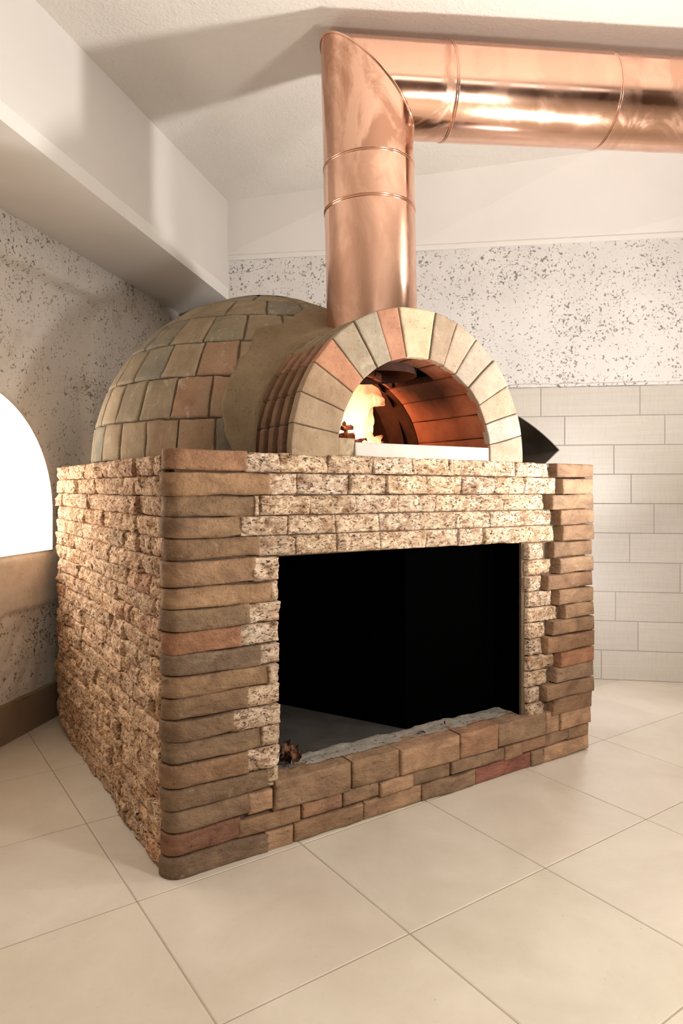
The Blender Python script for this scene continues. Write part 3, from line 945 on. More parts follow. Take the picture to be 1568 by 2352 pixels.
def build_core():
    """block work and mortar behind the facing"""
    mb = MB()
    f = .014                                              # mortar face lies this far behind the facing plane
    t = .14
    mb.box((.038, f, 0), (OX0 - .001, t, BH - .014))
    mb.box((OX1, f - .002, 0), (BW - .01, t, BH - .014))
    mb.box((OX0 - .001, f, OZ1 + .004), (OX1, t, BH - .014))
    mb.box((OX0 - .001, f, 0), (OX1, t, OZ0 - .008))
    mb.box((.034, t, 0), (.12, BD - .01, BH - .014))
    mb.box((BW - .12, t, 0), (BW - .01, 1.10, BH - .014))
    mb.prism([(.12, BD - .15), (.12, BD - .01), (.62, 1.62), (1.2, 1.62), (BW - .01, 1.10), (BW - .12, 1.0), (1.1, 1.5), (.62, 1.5)], 0, BH - .014)
    # bedding slab over everything
    mb.prism([(.034, .006), (BW - .012, .006), (BW - .012, 1.10), (1.2, 1.62), (.62, 1.62), (.024, BD - .01)], BH - .014, BH - .001)
    mb.build('block_core', M['joint'], oven)
    # mortar bed on the sill, uneven
    ms = MB(); nx, ny = 120, 14
    xs = np.linspace(OX0 + .001, OX1 - .001, nx); ys = np.linspace(.045, .135, ny)
    XX, YY = np.meshgrid(xs, ys, indexing='ij')
    h = fbm(np.stack([XX.ravel() * 30, YY.ravel() * 30, 0 * XX.ravel()], 1), 4, 77).reshape(nx, ny)
    ZZ = .1905 + .004 * h - .004 * (YY > .125)
    ms.grid(np.stack([XX, YY, ZZ], 2), (1, 1, 1), 0, True)
    ms.build('sill_mortar', M['sill_mortar'], oven)
    # storage floor
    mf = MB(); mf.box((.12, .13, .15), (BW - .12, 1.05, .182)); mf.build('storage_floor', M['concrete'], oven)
    # black panels added for the opening's deep shade: left side, angled back, ceiling
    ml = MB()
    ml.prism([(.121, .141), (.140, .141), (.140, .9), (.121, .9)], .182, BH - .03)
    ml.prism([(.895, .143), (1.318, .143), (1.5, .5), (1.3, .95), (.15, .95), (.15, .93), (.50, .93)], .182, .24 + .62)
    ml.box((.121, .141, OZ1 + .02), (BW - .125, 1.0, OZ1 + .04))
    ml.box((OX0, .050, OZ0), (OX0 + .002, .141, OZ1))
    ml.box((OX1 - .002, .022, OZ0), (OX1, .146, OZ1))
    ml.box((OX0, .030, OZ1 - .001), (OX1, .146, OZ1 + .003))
    ml.build('storage_shade_panels', M['black'], oven)
build_core()

# ------------------------------------------------------------------ dome
DX, DY, DR, DZ = 0.72, 0.86, 0.690, 1.100
def dome_pt(az, lat, r=DR):
    return (DX + r * math.cos(lat) * math.cos(az), DY + r * math.cos(lat) * math.sin(az), DZ + r * math.sin(lat))
AXC, AZC = 0.840, 1.117                    # arch axis
RO, RI = 0.468, 0.311
def in_arch(x, y, z, rad):
    return math.hypot(x - AXC, z - AZC) < rad and y < DY
def build_dome():
    mb = MB()
    lats = [0, 11.4, 24.0, 36.5, 49.5, 62, 75]
    pal = [(0.36, 0.275, 0.18), (0.27, 0.235, 0.165), (0.22, 0.20, 0.155), (0.30, 0.24, 0.165), (0.36, 0.225, 0.145), (0.33, 0.255, 0.17), (0.25, 0.225, 0.17)]
    wts = [3, 4, 3, 4, 1.2, 2, 3]
    for r in range(len(lats) - 1):
        la, lb = math.radians(lats[r]), math.radians(lats[r + 1])
        circ = 2 * math.pi * DR * math.cos((la + lb) / 2)
        n = max(8, int(round(circ / .132)))
        off = random.random() * .9
        for k in range(n):
            a0 = (k + off) / n * 2 * math.pi; a1 = (k + 1 + off) / n * 2 * math.pi
            am = (a0 + a1) / 2
            # bricks swallowed by the vestibule are left out
            c = dome_pt(am, (la + lb) / 2)
            if in_arch(c[0], c[1], c[2], 0.40): continue
            lm = (la + lb) / 2
            col = random.choices(pal, wts)[0]
            # known bricks
            dg = math.degrees(am) % 360
            if r == 1 and 212 < dg < 234: col = (0.36, 0.215, 0.14)
            if r == 0 and 186 < dg < 212: col = (0.34, 0.25, 0.16)
            if r == 0 and 213 < dg < 225: col = (0.36, 0.23, 0.14)
            if r == 0 and 225 < dg < 262: col = (0.165, 0.155, 0.12)
            v = random.uniform(.9, 1.1); col = tuple(q * v for q in col)
            ca, cl = math.cos, math.sin
            C = np.array(dome_pt(am, lm, DR * math.cos((lb - la) / 2) * .999))
            N = np.array([math.cos(lm) * math.cos(am), math.cos(lm) * math.sin(am), math.sin(lm)])
            T = np.array([-math.sin(am), math.cos(am), 0.0]); U = np.cross(N, T)
            hh = DR * math.tan((lb - la) / 2) - .0028
            def pos(x, z, h, am=am, la=la, lb=lb, a0=a0, a1=a1, lm=lm):
                # x, z in 0..1 over the brick's own trapezium; slightly flattened sphere
                la2 = la + (lb - la) * z; aa = a0 + (a1 - a0) * x
                base = DR * (1 - .35 * (1 - np.cos((aa - am)) * np.cos(la2 - lm))) + h
                base = base - DR * .6 * (1 - np.cos(la2 - lm) * np.cos((aa - am) * math.cos(lm))) * -1 * 0
                flat = DR * np.cos((lb - la) / 2) / np.cos(la2 - lm)
                rr = .35 * base + .65 * (flat + h)
                return np.stack([DX + rr * np.cos(la2) * np.cos(aa), DY + rr * np.cos(la2) * np.sin(aa), DZ + rr * np.sin(la2)], 1)
            g = .0030 / DR
            gx = g / (a1 - a0) / math.cos(lm); gz = g / (lb - la)
            # patch over unit square: rim radius in shares
            nx = nz = 12
            seed = random.randint(0, 9999)
            xs = np.array([0, .02, .06, .14, .25, .4, .6, .75, .86, .94, .98, 1.0])
            XX, ZZ = np.meshgrid(xs, xs, indexing='ij')
            e = np.clip(np.minimum(np.minimum(XX, 1 - XX), np.minimum(ZZ, 1 - ZZ)) / .07, 0, 1)
            pn = np.stack([XX.ravel() * 4, ZZ.ravel() * 4, 0 * XX.ravel() + seed], 1)
            H = -(1 - np.sqrt(1 - (1 - e) ** 2)) * .0055 + fbm(pn, 3, seed).reshape(XX.shape) * .0016
            wx = fbm(pn * .7 + 7, 3, seed).reshape(XX.shape) * .022; wz = fbm(pn * .7 + 17, 3, seed).reshape(XX.shape) * .022
            X = gx + XX * (1 - 2 * gx) + wx; Z = gz + ZZ * (1 - 2 * gz) + wz
            Xr, Zr, Hr = np.pad(X, 1, 'edge'), np.pad(Z, 1, 'edge'), np.pad(H, 1, 'constant', constant_values=-.03)
            mb.grid(pos(Xr.ravel(), Zr.ravel(), Hr.ravel()).reshape(14, 14, 3), col, 0, True)
    # cap
    n = 28
    P = np.zeros((10, n + 1, 3))
    for i in range(10):
        lat = math.radians(75.4 + 14.6 * i / 9)
        for k in range(n + 1):
            P[i, k] = dome_pt(2 * math.pi * k / n, min(lat, math.pi / 2 - 1e-4))
    mb.grid(P, (0.24, 0.19, 0.13), 0, True, flip=True)
    # mortar shell the bricks are bedded in
    P = np.zeros((30, 97, 3))
    for i in range(30):
        lat = math.radians(90 * i / 29)
        for k in range(97):
            q = dome_pt(2 * math.pi * k / 96, min(lat, math.pi / 2 - 1e-4), DR - .0095)
            P[i, k] = q
    Q = P.reshape(-1, 3)
    mb2 = MB()
    fs = []
    for i in range(29):
        for k in range(96):
            q = [i * 97 + k, i * 97 + k + 1, (i + 1) * 97 + k + 1, (i + 1) * 97 + k]
            c = Q[q].mean(0)
            if in_arch(c[0], c[1], c[2], 0.36): continue
            fs.append(tuple(q))
    mb2.add(Q, fs, (1, 1, 1), 0, True)
    d = mb.build('dome', M['dome_brick'], oven)
    mb2.build('mortar_joint', M['joint'], d)
    # sooty inside of the dome
    P = np.zeros((16, 49, 3))
    for i in range(16):
        for k in range(49):
            P[i, k] = dome_pt(2 * math.pi * k / 48, min(math.radians(90 * i / 15), math.pi / 2 - 1e-4), DR - .11)
    Q = P.reshape(-1, 3); fs = []
    for i in range(15):
        for k in range(48):
            q = [i * 49 + k, (i + 1) * 49 + k, (i + 1) * 49 + k + 1, i * 49 + k + 1]
            c = Q[q].mean(0)
            if in_arch(c[0], c[1], c[2], .345): continue
            fs.append(tuple(q))
    mi = MB(); mi.add(Q, fs, (1, 1, 1), 0, True)
    mi.build('inner_dome', M['soot'], oven)
build_dome()

# voussoir joints of the front ring, clockwise from the left foot, as angles about the arch axis
def ang_at(u, v, y=-.006):
    k = (u - 784) / 1568.0
    # point on plane y: Xc = AX + x*CY - y*SY ; Zc = AZ + x*SY + y*CY
    x = (k * (AZ + y * CY) - (AX - y * SY)) / (CY - k * SY)
    Zc = AZ + x * SY + y * CY
    z = HC + (1120 - v) * Zc / 1568.0
    return math.atan2(z - AZC, x - AXC)
def z2(px, py): return (560 + px / 2.063, 660 + py / 2.063)
JO = [(220, 795), (235, 640), (270, 490), (335, 350), (430, 250), (525, 165), (630, 110), (735, 92), (910, 128), (1005, 195), (1090, 280), (1170, 365), (1235, 480), (1275, 605), (1300, 705), (1310, 835)]
JI = [(445, 745), (440, 690), (465, 580), (500, 480), (552, 410), (625, 360), (692, 320), (770, 312), (880, 325), (950, 365), (1005, 410), (1063, 480), (1110, 565), (1148, 650), (1165, 745), (1170, 835)]
VCOL = [(0.36, 0.255, 0.155), (0.38, 0.27, 0.17), (0.38, 0.255, 0.155), (0.48, 0.235, 0.135), (0.38, 0.30, 0.205), (0.38, 0.315, 0.225), (0.47, 0.235, 0.145),
        (0.68, 0.57, 0.37), (0.42, 0.32, 0.22), (0.50, 0.40, 0.29), (0.45, 0.385, 0.295), (0.46, 0.385, 0.285), (0.50, 0.38, 0.265), (0.49, 0.44, 0.36), (0.52, 0.385, 0.28)]
VCOL = [tuple(q * f for q, f in zip(c, (.98, 1.0, 1.06) if i < 7 else (.85, .83, .86))) for i, c in enumerate(VCOL)]  # right half of the ring darkened in colour against the nearby lamp's light
def build_arch():
    mb = MB()
    to = [ang_at(*z2(*p)) for p in JO]; ti = [ang_at(*z2(*p)) for p in JI]
    to[0] = math.pi + .034; ti[0] = math.pi + .055; to[-1] = -.036; ti[-1] = -.055
    for q in (to, ti):
        for i in range(len(q)):
            if q[i] < -2: q[i] += 2 * math.pi
    for i in range(15):
        o0, o1, i0, i1 = to[i], to[i + 1], ti[i], ti[i + 1]
        # x: share along the ring, z: share from inner to outer radius
        def pos(x, z, h, o0=o0, o1=o1, i0=i0, i1=i1):
            tt = z / .157
            xx = x / .09
            th = (i0 + (i1 - i0) * xx) * (1 - tt) + (o0 + (o1 - o0) * xx) * tt
            ro = RO; 
            # flat backed bricks: chords, so the ring reads faceted
            tm = (o0 + o1) / 2; tmi = (i0 + i1) / 2
            Ro = RO * np.cos((o1 - o0) / 2) / np.cos(th - tm) * .5 + RO * .5 + .003
            Ri = RI * np.cos((i1 - i0) / 2) / np.cos(th - tmi) * .5 + RI * .5
            rr = Ri + (Ro - Ri) * tt
            return np.stack([AXC + rr * np.cos(th), -h, AZC + rr * np.sin(th)], 1)
        patch(mb, pos, .0018, .0882, .0008, .1562, d=.004 + random.uniform(-.002, .003), r=.004, amp=.0009, step=.007, col=VCOL[i], back=-.022, wob=.0011, fs=26)
    ring = mb.build('arch_ring', M['fire_brick'], oven)
    mj = MB(); N = 60; P = np.zeros((N, 2, 3))
    for k in range(N):
        th = math.pi + .05 - (math.pi + .10) * k / (N - 1)
        for j, r in enumerate((RI + .004, RO - .003)):
            P[k, j] = (AXC + r * math.cos(th), .0015, AZC + r * math.sin(th))
    mj.grid(P, (1, 1, 1), 0, False)
    mj.build('mortar_joint', M['joint'], ring)
    # vestibule: ribbed hollow bricks behind the ring
    mv = MB()
    seg = [0.0, .05, .30]
    for i in range(15):
        o0, o1 = to[i], to[i + 1]
        tm = (o0 + o1) / 2
        ribbed = True
        ny = 90 if ribbed else 24
        ys = np.linspace(.022, .285, ny)
        xs = np.array([0, .015, .06, .2, .35, .5, .65, .8, .94, .985, 1.0])
        YY, XX = np.meshgrid(ys, xs, indexing='ij')
        per = .0655
        ph = ((YY - .022) / per) % 1.0
        gro = np.clip(np.minimum((ph - .02) / .08, (.55 - ph) / .10), 0, 1)       # groove after each rib
        depth = .024 if i < 4 else .010
        if i >= 6: depth = .004
        seed = i * 13 + 5
        pn = np.stack([YY.ravel() * 40, XX.ravel() * 4, 0 * XX.ravel() + i], 1)
        nn = fbm(pn, 4, seed).reshape(YY.shape)
        e = np.clip(np.minimum(XX, 1 - XX) / .06, 0, 1)
        lump = 0.0 if i < 3 else .004
        th = o0 + (o1 - o0) * (XX * .975 + .0125)
        Ro = RO * np.cos((o1 - o0) / 2) / np.cos(th - tm) * .5 + RO * .5 - .001
        drop = .004 * (1 - e) + (np.clip((YY - .1) / .2, 0, 1) * .004)
        rr = Ro - gro * depth - drop + nn * (.0012 + lump * .5)
        rr = np.pad(rr, 1, 'edge'); th = np.pad(th, 1, 'edge'); YY2 = np.pad(YY, 1, 'edge')
        rr[0, :] = rr[-1, :] = rr[:, 0] = rr[:, -1] = RO - .05
        P = np.stack([AXC + rr * np.cos(th), YY2, AZC + rr * np.sin(th)], 2)
        c = VCOL[i]
        c = tuple(q * .80 for q in ((0.27, 0.155, 0.095) if i < 3 else (0.38, 0.21, 0.13) if i == 3 else (.38, .29, .19)))
        mv.grid(P, c, 0, True, flip=True)
    ves = mv.build('vestibule', M['fire_brick'], oven)
    # bed under it
    mj = MB(); P = np.zeros((60, 2, 3))
    for k in range(60):
        th = math.pi + .05 - (math.pi + .10) * k / 59
        for j, y in enumerate((.004, .42)):
            P[k, j] = (AXC + (RO - .026) * math.cos(th), y, AZC + (RO - .026) * math.sin(th))
    mj.grid(P, (1, 1, 1), 0, True, flip=True); mj.build('mortar_joint', M['joint'], ves)
    # tunnel lining, courses run front to back
    mt = MB()
    nc = 12
    for i in range(nc):
        a0 = math.pi + .06 - (math.pi + .12) * i / nc; a1 = math.pi + .06 - (math.pi + .12) * (i + 1) / nc
        am = (a0 + a1) / 2
        for (ya, yb) in ((.006, .385),) if not (3 < i < 8) else ((.006, .118), (.37, .385)):
            def pos(x, z, h, a0=a0, a1=a1, am=am):
                th = a0 + (a1 - a0) * z / .08
                R = RI * .5 + RI * .5 * np.cos((a1 - a0) / 2) / np.cos(th - am) + .002
                return np.stack([AXC + (R - h) * np.cos(th), x, AZC + (R - h) * np.sin(th)], 1)
            if i in (2,9,10,11,1,0,8):
                patch(mt, pos, ya, yb, .0012, .0788, d=random.uniform(-.001, .002), r=.005, amp=.0012, step=.010, col=(1, 1, 1), back=-.03, wob=.0012, fs=22)
            else:
                patch(mt, pos, ya, yb, .0012, .0788, d=0, r=.005, amp=.002, step=.010, col=(1, 1, 1), back=-.03, wob=.002, fs=22)
    # front ring intrados is lined too (depth of the ring)
    tun = mt.build('tunnel_lining', M['red_brick'], oven)
    mj = MB()
    for (ya, yb, lo, hi) in ((.0, .39, -.06, .95), (.0, .39, 2.19, math.pi + .06), (.0, .128, .95, 2.19), (.358, .39, .95, 2.19)):
        P = np.zeros((24, 2, 3))
        for k in range(24):
            th = lo + (hi - lo) * k / 23
            for j, y in enumerate((ya, yb)):
                P[k, j] = (AXC + (RI + .006) * math.cos(th), y, AZC + (RI + .006) * math.sin(th))
        mj.grid(P, (1, 1, 1), 0, True)
    mj.build('mortar_joint', M['soot'], tun)
    # step between tunnel and dome: an end ring facing the fire
    me_ = MB(); P = np.zeros((50, 2, 3))
    for k in range(50):
        th = -.06 + (math.pi + .12) * k / 49
        for j, r in enumerate((RI + .002, RO + .02)):
            P[k, j] = (AXC + r * math.cos(th), .388, AZC + r * math.sin(th))
    me_.grid(P, (1, 1, 1), 0, True); me_.build('inner_arch', M['soot'], oven)
    mk = MB(); P = np.zeros((50, 3, 3))
    for k in range(50):
        th = -.06 + (math.pi + .12) * k / 49
        for j, (r, y) in enumerate(((RI + .003, .389), (.36, .392), (.36, .64))):
            P[k, j] = (AXC + r * math.cos(th), y, AZC + r * math.sin(th))
    mk.grid(P, (1, 1, 1), 0, False); mk.build('inner_neck', M['soot'], oven)
    # hearth stone and cooking floor
    mh = MB()
    patch(mh, front, AXC - RI + .065, AXC + RI - .001, BH - .001, BH + .0485, d=-.002, r=.003, amp=.0006, step=.012, col=(1, 1, 1), back=-.30, wob=.0008, fs=14)
    mh.box((AXC - RI - .0, .012, BH - .0), (AXC + RI, .40, BH + .045))
    mh.build('hearth_sill', M['hearth'], oven)
    mlf = MB()
    rough_patch(mlf, front, AXC - RI - .001, AXC - RI + .067, BH, BH + .060, -.004, .004, .004, (.36, .27, .17), back=-.06)
    mlf.build('broken_mortar_patch', M['fire_brick'], oven)
    mf = MB(); N = 40
    mf.prism([(DX + .585 * math.cos(2 * math.pi * k / N), DY + .585 * math.sin(2 * math.pi * k / N)) for k in range(N)], BH, BH + .044)
    mf.build('cooking_floor', M['soot'], oven)
    # mortar collar that flares from the vestibule into the dome
    mc = MB(); NA, NTT = 90, 22
    P = np.zeros((NA, NTT, 3))
    for k in range(NA):
        th = math.pi + .04 - (math.pi + .08) * k / (NA - 1)
        s = math.sin(max(0, min(math.pi, th)))
        wav = float(fbm(np.array([[k * .16, 3.1, .4]]), 4, 31)[0])
        flare = (.074 + .035 * s) * (1 + .30 * wav)
        rho0 = RO - .004
        for j in range(NTT):
            t = j / (NTT - 1)
            if t < .25:
                rho = RO - .008 + .020 * (t / .25)
            else:
                rho = RO + .012 + (flare - .012) * (t - .25) / .75
            x = AXC + rho * math.cos(th); z = max(BH + .001, AZC + rho * math.sin(th))
            q = DR ** 2 - (x - DX) ** 2 - (z - DZ) ** 2
            yd = DY - math.sqrt(max(q, .0004))
            if t < .25:
                f = (t / .25) ** 2
                ys_ = min(.262, yd - .012)
                y = ys_ + (yd - ys_) * f
            else:
                y = yd
            n_ = np.array([x - DX, y - DY, z - DZ]); n_ /= np.linalg.norm(n_)
            lift = .0045 * min(1, max(0, (1 - t) / .10)) - .010 * max(0, (t - .90) / .10)
            P[k, j] = np.array([x, y, z]) + n_ * (lift if t >= .2 else lift * t / .2)
    R_ = P.reshape(-1, 3)
    nn = fbm(R_ * 22, 4, 91); n2 = fbm(R_ * 7, 3, 92)
    d = R_ - np.array([DX, DY, DZ]); d /= np.linalg.norm(d, axis=1)[:, None]
    R_ = R_ + d * (nn * .0016 + n2 * .0015)[:, None]
    R_[:, 2] = np.maximum(R_[:, 2], BH - .001)
    mc.grid(R_.reshape(NA, NTT, 3), (1, 1, 1), 0, True, flip=True)
    mc.build('mortar_collar', M['mortar'], oven)
build_arch()

# ------------------------------------------------------------------ copper flue
flue = empty('copper_flue', W(.107, 2.42, 1.5), 'polished copper flue pipe rising from the oven arch and elbowing right under the ceiling', 'flue pipe')
PR = 0.160
P0 = W(.111, 2.42, 1.475); P1 = W(.090, 2.42, 2.425)
HD = (W(1, .16, .036) - W(0, 0, 0)).normalized()
VD = (P1 - P0).normalized()
P2 = P1 + HD * 2.6
def seg_between(a, d, pa, na, pb, nb, r, nring=72, nl=2):
    """tube about the line a + t d cut by two planes"""
    u = d.orthogonal().normalized(); v = d.cross(u).normalized()
    P = np.zeros((nring, nl, 3))
    for i in range(nring):
        th = 2 * math.pi * i / nring
        p = a + (u * math.cos(th) + v * math.sin(th)) * r
        t0 = (pa - p).dot(na) / d.dot(na); t1 = (pb - p).dot(nb) / d.dot(nb)
        for j in range(nl):
            P[i, j] = tuple(p + d * (t0 + (t1 - t0) * j / (nl - 1)))
    return P
def pipe_part(name, a, d, pa, na, pb, nb, r, pat):
    mb = MB(); P = seg_between(a, d, pa, na, pb, nb, r, 96, 14)
    mb.grid(P, (pat, pat, pat), 0, True, closeu=True)
    # turned-in rims give the sheet a thickness
    Q = seg_between(a, d, pa, na, pb, nb, r - .002, 96, 14)
    mb.grid(Q, (pat, pat, pat), 0, True, flip=True, closeu=True)
    for k in (0, -1):
        E = np.stack([P[:, k], Q[:, k]], 1); mb.grid(E, (pat, pat, pat), 0, False, flip=(k == -1), closeu=True)
    return mb.build(name, M['copper'], flue)
def bead(loop, r, parent):
    """rolled seam along a closed loop of points"""
    L = [Vector(p) for p in loop]; n = len(L); c = sum(L, Vector()) / n
    K = 8; P = np.zeros((n, K + 1, 3))
    for i in range(n):
        t = (L[(i + 1) % n] - L[i - 1]).normalized()
        o = (L[i] - c); o = (o - t * o.dot(t)).normalized(); b = t.cross(o)
        for k in range(K + 1):
            th = 2 * math.pi * k / K
            P[i, k] = tuple(L[i] + o * (math.cos(th) * r) + b * (math.sin(th) * r * 1.5))
    mb = MB(); mb.grid(P, (.35, .35, .35), 0, True, closeu=True)
    return mb.build('seam_ring', M['copper'], parent)
def build_flue():
    mit = (VD + HD).normalized()          # mitre plane normal
    def vp(z): return P0 + VD * ((z - P0.z) / VD.z)
    Z1, Z2 = 1.985, 2.136
    a = pipe_part('pipe_section', P0, VD, P0, VD, vp(Z1), VD, PR, .5)
    b = pipe_part('pipe_section', P0, VD, vp(Z1), VD, vp(Z2), VD, PR + .0012, .5)
    c = pipe_part('elbow', P0, VD, vp(Z2), VD, P1, mit, PR, 1.0)
    H1, H2 = P1 + HD * .285, P1 + HD * .885
    d = pipe_part('elbow', P1, HD, P1, mit, H1, HD, PR, .75)
    e = pipe_part('pipe_section', P1, HD, H1, HD, H2, HD, PR + .0015, .25)
    f = pipe_part('pipe_section', P1, HD, H2, HD, P2, HD, PR, .6)
    for (q, dd, par) in ((vp(Z1), VD, a), (vp(Z2), VD, b), (H1, HD, e), (H2, HD, f)):
        for dz in (-.0035, .0035):
            pp = q + dd * dz
            P = seg_between(q, dd, pp, dd, pp + dd * .01, dd, PR + .001, 96, 2)
            bead([tuple(x) for x in P[:, 0]], .0019, par)
    P = seg_between(P0, VD, vp(Z2), VD, P1, mit, PR + .001, 96, 2)
    bead([tuple(x) for x in P[:, 1]], .0032, c)
    # blackened mouth of the flue inside the tunnel
    P = seg_between(P0, VD, vp(1.40), VD, vp(1.60), VD, PR - .006, 48, 2)
    mb = MB(); mb.grid(P, (1, 1, 1), 0, True, flip=True, closeu=True); mb.build('flue_mouth', M['soot'], flue)
build_flue()

# ------------------------------------------------------------------ folded steel sheet on top of the base
def cam_pt(u, v, Z):
    return W((u - 784) / 1568 * Z, Z, HC + (1120 - v) * Z / 1568)
def build_sheet():
    F0 = cam_pt(1284, 1035, 2.70); F1 = cam_pt(1150, 1050, 3.02)
    T0 = cam_pt(1150, 935, 2.68); T1 = cam_pt(1120, 960, 3.0)
    B0 = cam_pt(1250, 1069, 2.64); B1 = cam_pt(1130, 1068, 2.95)
    B0.z = BH + .001; B1.z = BH + .001
    mb = MB(); N = 20
    def panel(a0, a1, b0, b1, bul):
        P = np.zeros((N + 1, 7, 3)); nrm = (b0 - a0).cross(a1 - a0).normalized()
        if nrm.z < 0: nrm = -nrm
        for i in range(N + 1):
            t = i / N
            for j in range(7):
                s = j / 6
                p = (a0 * (1 - t) + b0 * t) * (1 - s) + (a1 * (1 - t) + b1 * t) * s
                P[i, j] = tuple(p + nrm * bul * 4 * t * (1 - t))
        Q = P + np.array(nrm) * .0034
        mb.grid(P, (1, 1, 1), 0, True); mb.grid(Q, (1, 1, 1), 0, True, flip=True)
        mb.grid(np.stack([P[:, 0], Q[:, 0]], 1), (1, 1, 1), 0, False); mb.grid(np.stack([P[:, -1], Q[:, -1]], 1), (1, 1, 1), 0, False, flip=True)
    panel(F0, F1, T0, T1, .016)
    panel(F0, F1, B0, B1, .0)
    tag(mb.build('steel_sheet', M['steel']), 'dark folded sheet of metal lying behind the arch on the oven base', 'metal sheet')
build_sheet()

# ------------------------------------------------------------------ fire
FX, FY = 0.94, 0.56
def wpt(u, v, y):
    """point on the plane y seen at (u, v)"""
    k = (u - 784) / 1568.0
    x = (k * (AZ + y * CY) - (AX - y * SY)) / (CY - k * SY)
    Zc = AZ + x * SY + y * CY
    return (x, y, HC + (1120 - v) * Zc / 1568.0)
def tube_along(mb, pts, rads, flat=1.0, col=None, K=14, seed=0, lump=0.0, mat=0):
    pts = [Vector(p) for p in pts]; n = len(pts); P = np.zeros((n, K + 1, 3)); C = np.zeros((n, K + 1, 3))
    for i in range(n):
        t = (pts[min(n - 1, i + 1)] - pts[max(0, i - 1)]).normalized()
        a = Vector((CY, -SY, 0)); a = (a - t * a.dot(t)).normalized(); b = t.cross(a)
        for k in range(K + 1):
            th = 2 * math.pi * (k % K) / K
            r = rads[i] * (1 + lump * math.sin(3 * th + i * .7 + seed) + lump * .6 * math.sin(5 * th - i * 1.1 + seed))
            P[i, k] = tuple(pts[i] + a * math.cos(th) * r + b * math.sin(th) * r * flat)
            C[i, k] = (i / (n - 1),) * 3 if col is None else col
    mb.grid(P, C.reshape(-1, 3), mat, True)
def spline(ctrl, n):
    c = np.array(ctrl, float); m = len(c); out = []
    for i in range(n):
        t = i / (n - 1) * (m - 1); k = min(int(t), m - 2); f = t - k
        p0, p1, p2, p3 = c[max(k - 1, 0)], c[k], c[k + 1], c[min(k + 2, m - 1)]
        out.append(.5 * ((2 * p1) + (-p0 + p2) * f + (2 * p0 - 5 * p1 + 4 * p2 - p3) * f * f + (-p0 + 3 * p1 - 3 * p2 + p3) * f ** 3))
    return np.array(out)
def build_fire():
    fire = empty('fire', (FX, FY, BH + .044), 'wood fire with tall pale yellow flames inside the oven arch', 'fire')
    # (path of (u, v, radius px), depth y)
    T = [
        ([(800, 1010, 26), (808, 960, 34), (815, 920, 30), (838, 895, 24), (868, 905, 20), (889, 918, 5)], .56),
        ([(790, 1010, 22), (795, 965, 28), (808, 915, 28), (822, 885, 18), (832, 868, 4)], .58),
        ([(826, 1012, 24), (832, 985, 26), (838, 955, 18), (840, 925, 16), (852, 905, 4)], .54),
        ([(778, 1008, 16), (780, 975, 20), (788, 935, 18), (800, 900, 14), (812, 872, 3)], .60),
        ([(846, 1016, 12), (848, 1002, 10), (851, 990, 3)], .50),
        ([(862, 1018, 12), (868, 1008, 8), (878, 1000, 2)], .50),
        ([(835, 1020, 16), (850, 1017, 10), (880, 1016, 3)], .48),
        ([(812, 960, 24), (832, 925, 24), (862, 920, 20), (884, 925, 10), (892, 930, 3)], .57),
    ]
    for i, (path, y) in enumerate(T):
        mb = MB(); ctrl = []
        for (u, v, r) in path:
            x, yy, z = wpt(u, v, y); ctrl.append((x, yy, z, r * 2.75 / 1568))
        ctrl = [(ctrl[0][0], ctrl[0][1], ctrl[0][2] - .02, ctrl[0][3] * .5)] + ctrl
        s = spline(ctrl, 26)
        rads = np.maximum(s[:, 3], .0006)
        tube_along(mb, [tuple(p[:3]) for p in s], rads, flat=.7, seed=i * 2.1, lump=.10, K=20)
        mb.build('flame', M['flame'], fire)
    # ember bed
    mb = MB(); nx = 26; P = np.zeros((nx, nx, 3))
    for i in range(nx):
        for j in range(nx):
            a, b = i / (nx - 1) * 2 - 1, j / (nx - 1) * 2 - 1
            h = max(0, 1 - (a * a + b * b)) ** .6
            P[i, j] = (FX - .03 + a * .17, FY + b * .12, BH + .046 + h * .025)
    Q = P.reshape(-1, 3); Q[:, 2] += fbm(Q * 40, 3, 5) * .007; Q[:, 2] = np.maximum(Q[:, 2], BH + .0445)
    mb.grid(Q.reshape(nx, nx, 3), (1, 1, 1), 0, True)
    mb.build('ember_bed', M['ember'], fire)
build_fire()
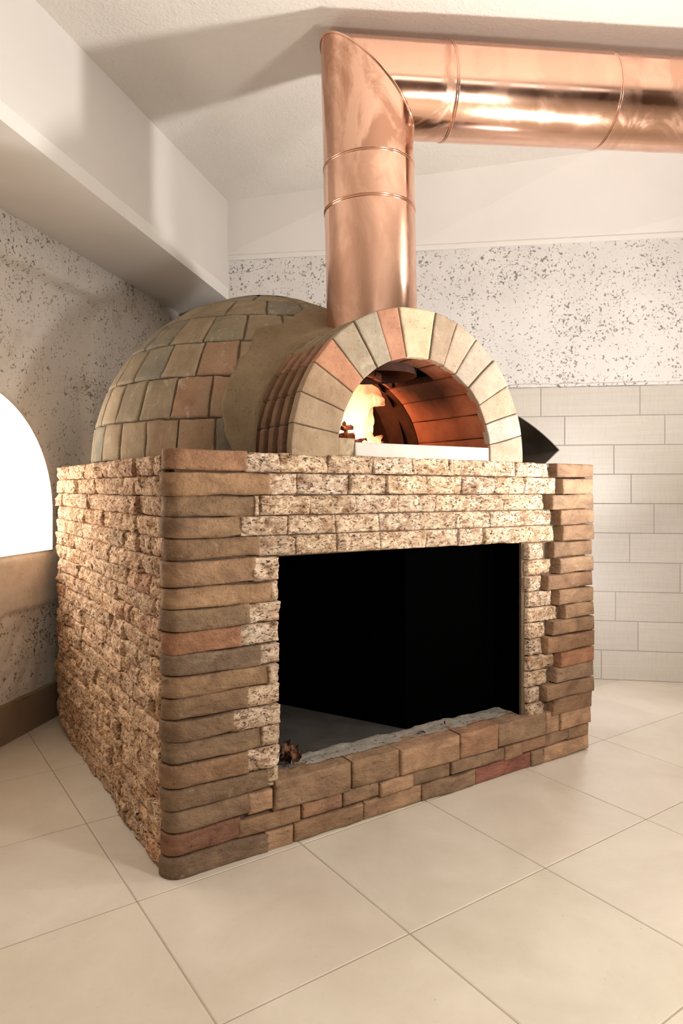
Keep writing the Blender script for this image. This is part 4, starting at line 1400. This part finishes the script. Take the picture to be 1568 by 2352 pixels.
def log(a, b, r, label, col='char'):
    mb = MB(); a, b = Vector(a), Vector(b); n = 10
    d = (b - a).normalized(); u = d.orthogonal().normalized(); v = d.cross(u)
    P = np.zeros((n, 8, 3))
    for i in range(n):
        for k in range(8):
            th = 2 * math.pi * k / 8 + .3
            rr = r * (1 + .12 * math.sin(i * 1.3 + k * 2.1)) * (.97 if k % 2 else 1.12)
            P[i, k] = tuple(a + (b - a) * i / (n - 1) + (u * math.cos(th) * rr + v * math.sin(th) * rr * .75))
    Q = np.concatenate([P, P[:, :1]], 1); mb.grid(Q, (1, 1, 1), 0, False)
    mb.add(P[0], [tuple(range(8))], smooth=False); mb.add(P[-1], [tuple(range(8))[::-1]], smooth=False)
    tag(mb.build('burning_log', M[col]), label, 'log', 'logs burning in the oven')
log(wpt(752, 1008, .52), wpt(812, 1004, .50), .020, 'charred log lying lowest in front of the flames beside the left arch foot')
log(wpt(785, 984, .49), wpt(822, 979, .56), .011, 'thin charred stick laid across the top of the burning logs')
log(wpt(798, 1010, .46), wpt(790, 972, .52), .010, 'short charred stick standing upright among the flames')
log(wpt(800, 1020, .50), wpt(842, 1012, .47), .013, 'charred log at the right end of the fire just above the hearth sill')

# ------------------------------------------------------------------ scrap and twigs at the storage opening
def build_scrap():
    mb = MB(); rnd = random.Random(3)
    for i in range(9):
        cx, cy = .372 + rnd.uniform(.0, .065), .060 + rnd.uniform(0, .035)
        a = rnd.uniform(0, 6.28); L, Wd = rnd.uniform(.03, .06), rnd.uniform(.01, .022)
        P = np.zeros((7, 4, 3)); lift = rnd.uniform(.006, .045)
        for p in range(7):
            for q in range(4):
                s, t = (p / 6 - .5) * L, (q / 3 - .5) * Wd
                P[p, q] = (cx + s * math.cos(a) - t * math.sin(a), cy + s * math.sin(a) + t * math.cos(a), .1945 + lift * abs(math.sin(p * .9 + i)) + .006 * abs(q - 1.5))
        Q = P + np.array([0, 0, .0018])
        mb.grid(P, (1, 1, 1), 0, True, flip=True); mb.grid(Q, (1, 1, 1), 0, True)
    tag(mb.build('bark_scrap', M['scrap']), 'crumpled burnt bark scrap at the left end of the storage opening sill', 'bark')
    for (x, y, a, L, lab) in ((.890, .055, .3, .035, 'small dark twig crossing another on the grey sill mortar'),
                              (.894, .053, 2.2, .022, 'tiny dark twig lying across a longer one on the sill'),
                              (1.02, .085, .9, .030, 'small dark twig on the sill mortar right of the crossed pair')):
        mb = MB(); d = Vector((math.cos(a), math.sin(a), 0)); c = Vector((x, y, .199))
        tube_along(mb, [c - d * L / 2, c - d * L * .1 + Vector((0, 0, .002)), c + d * L / 2], [.0022, .0026, .0012], col=(1, 1, 1), K=6)
        tag(mb.build('twig', M['scrap']), lab, 'twig', 'twigs on the sill')
build_scrap()
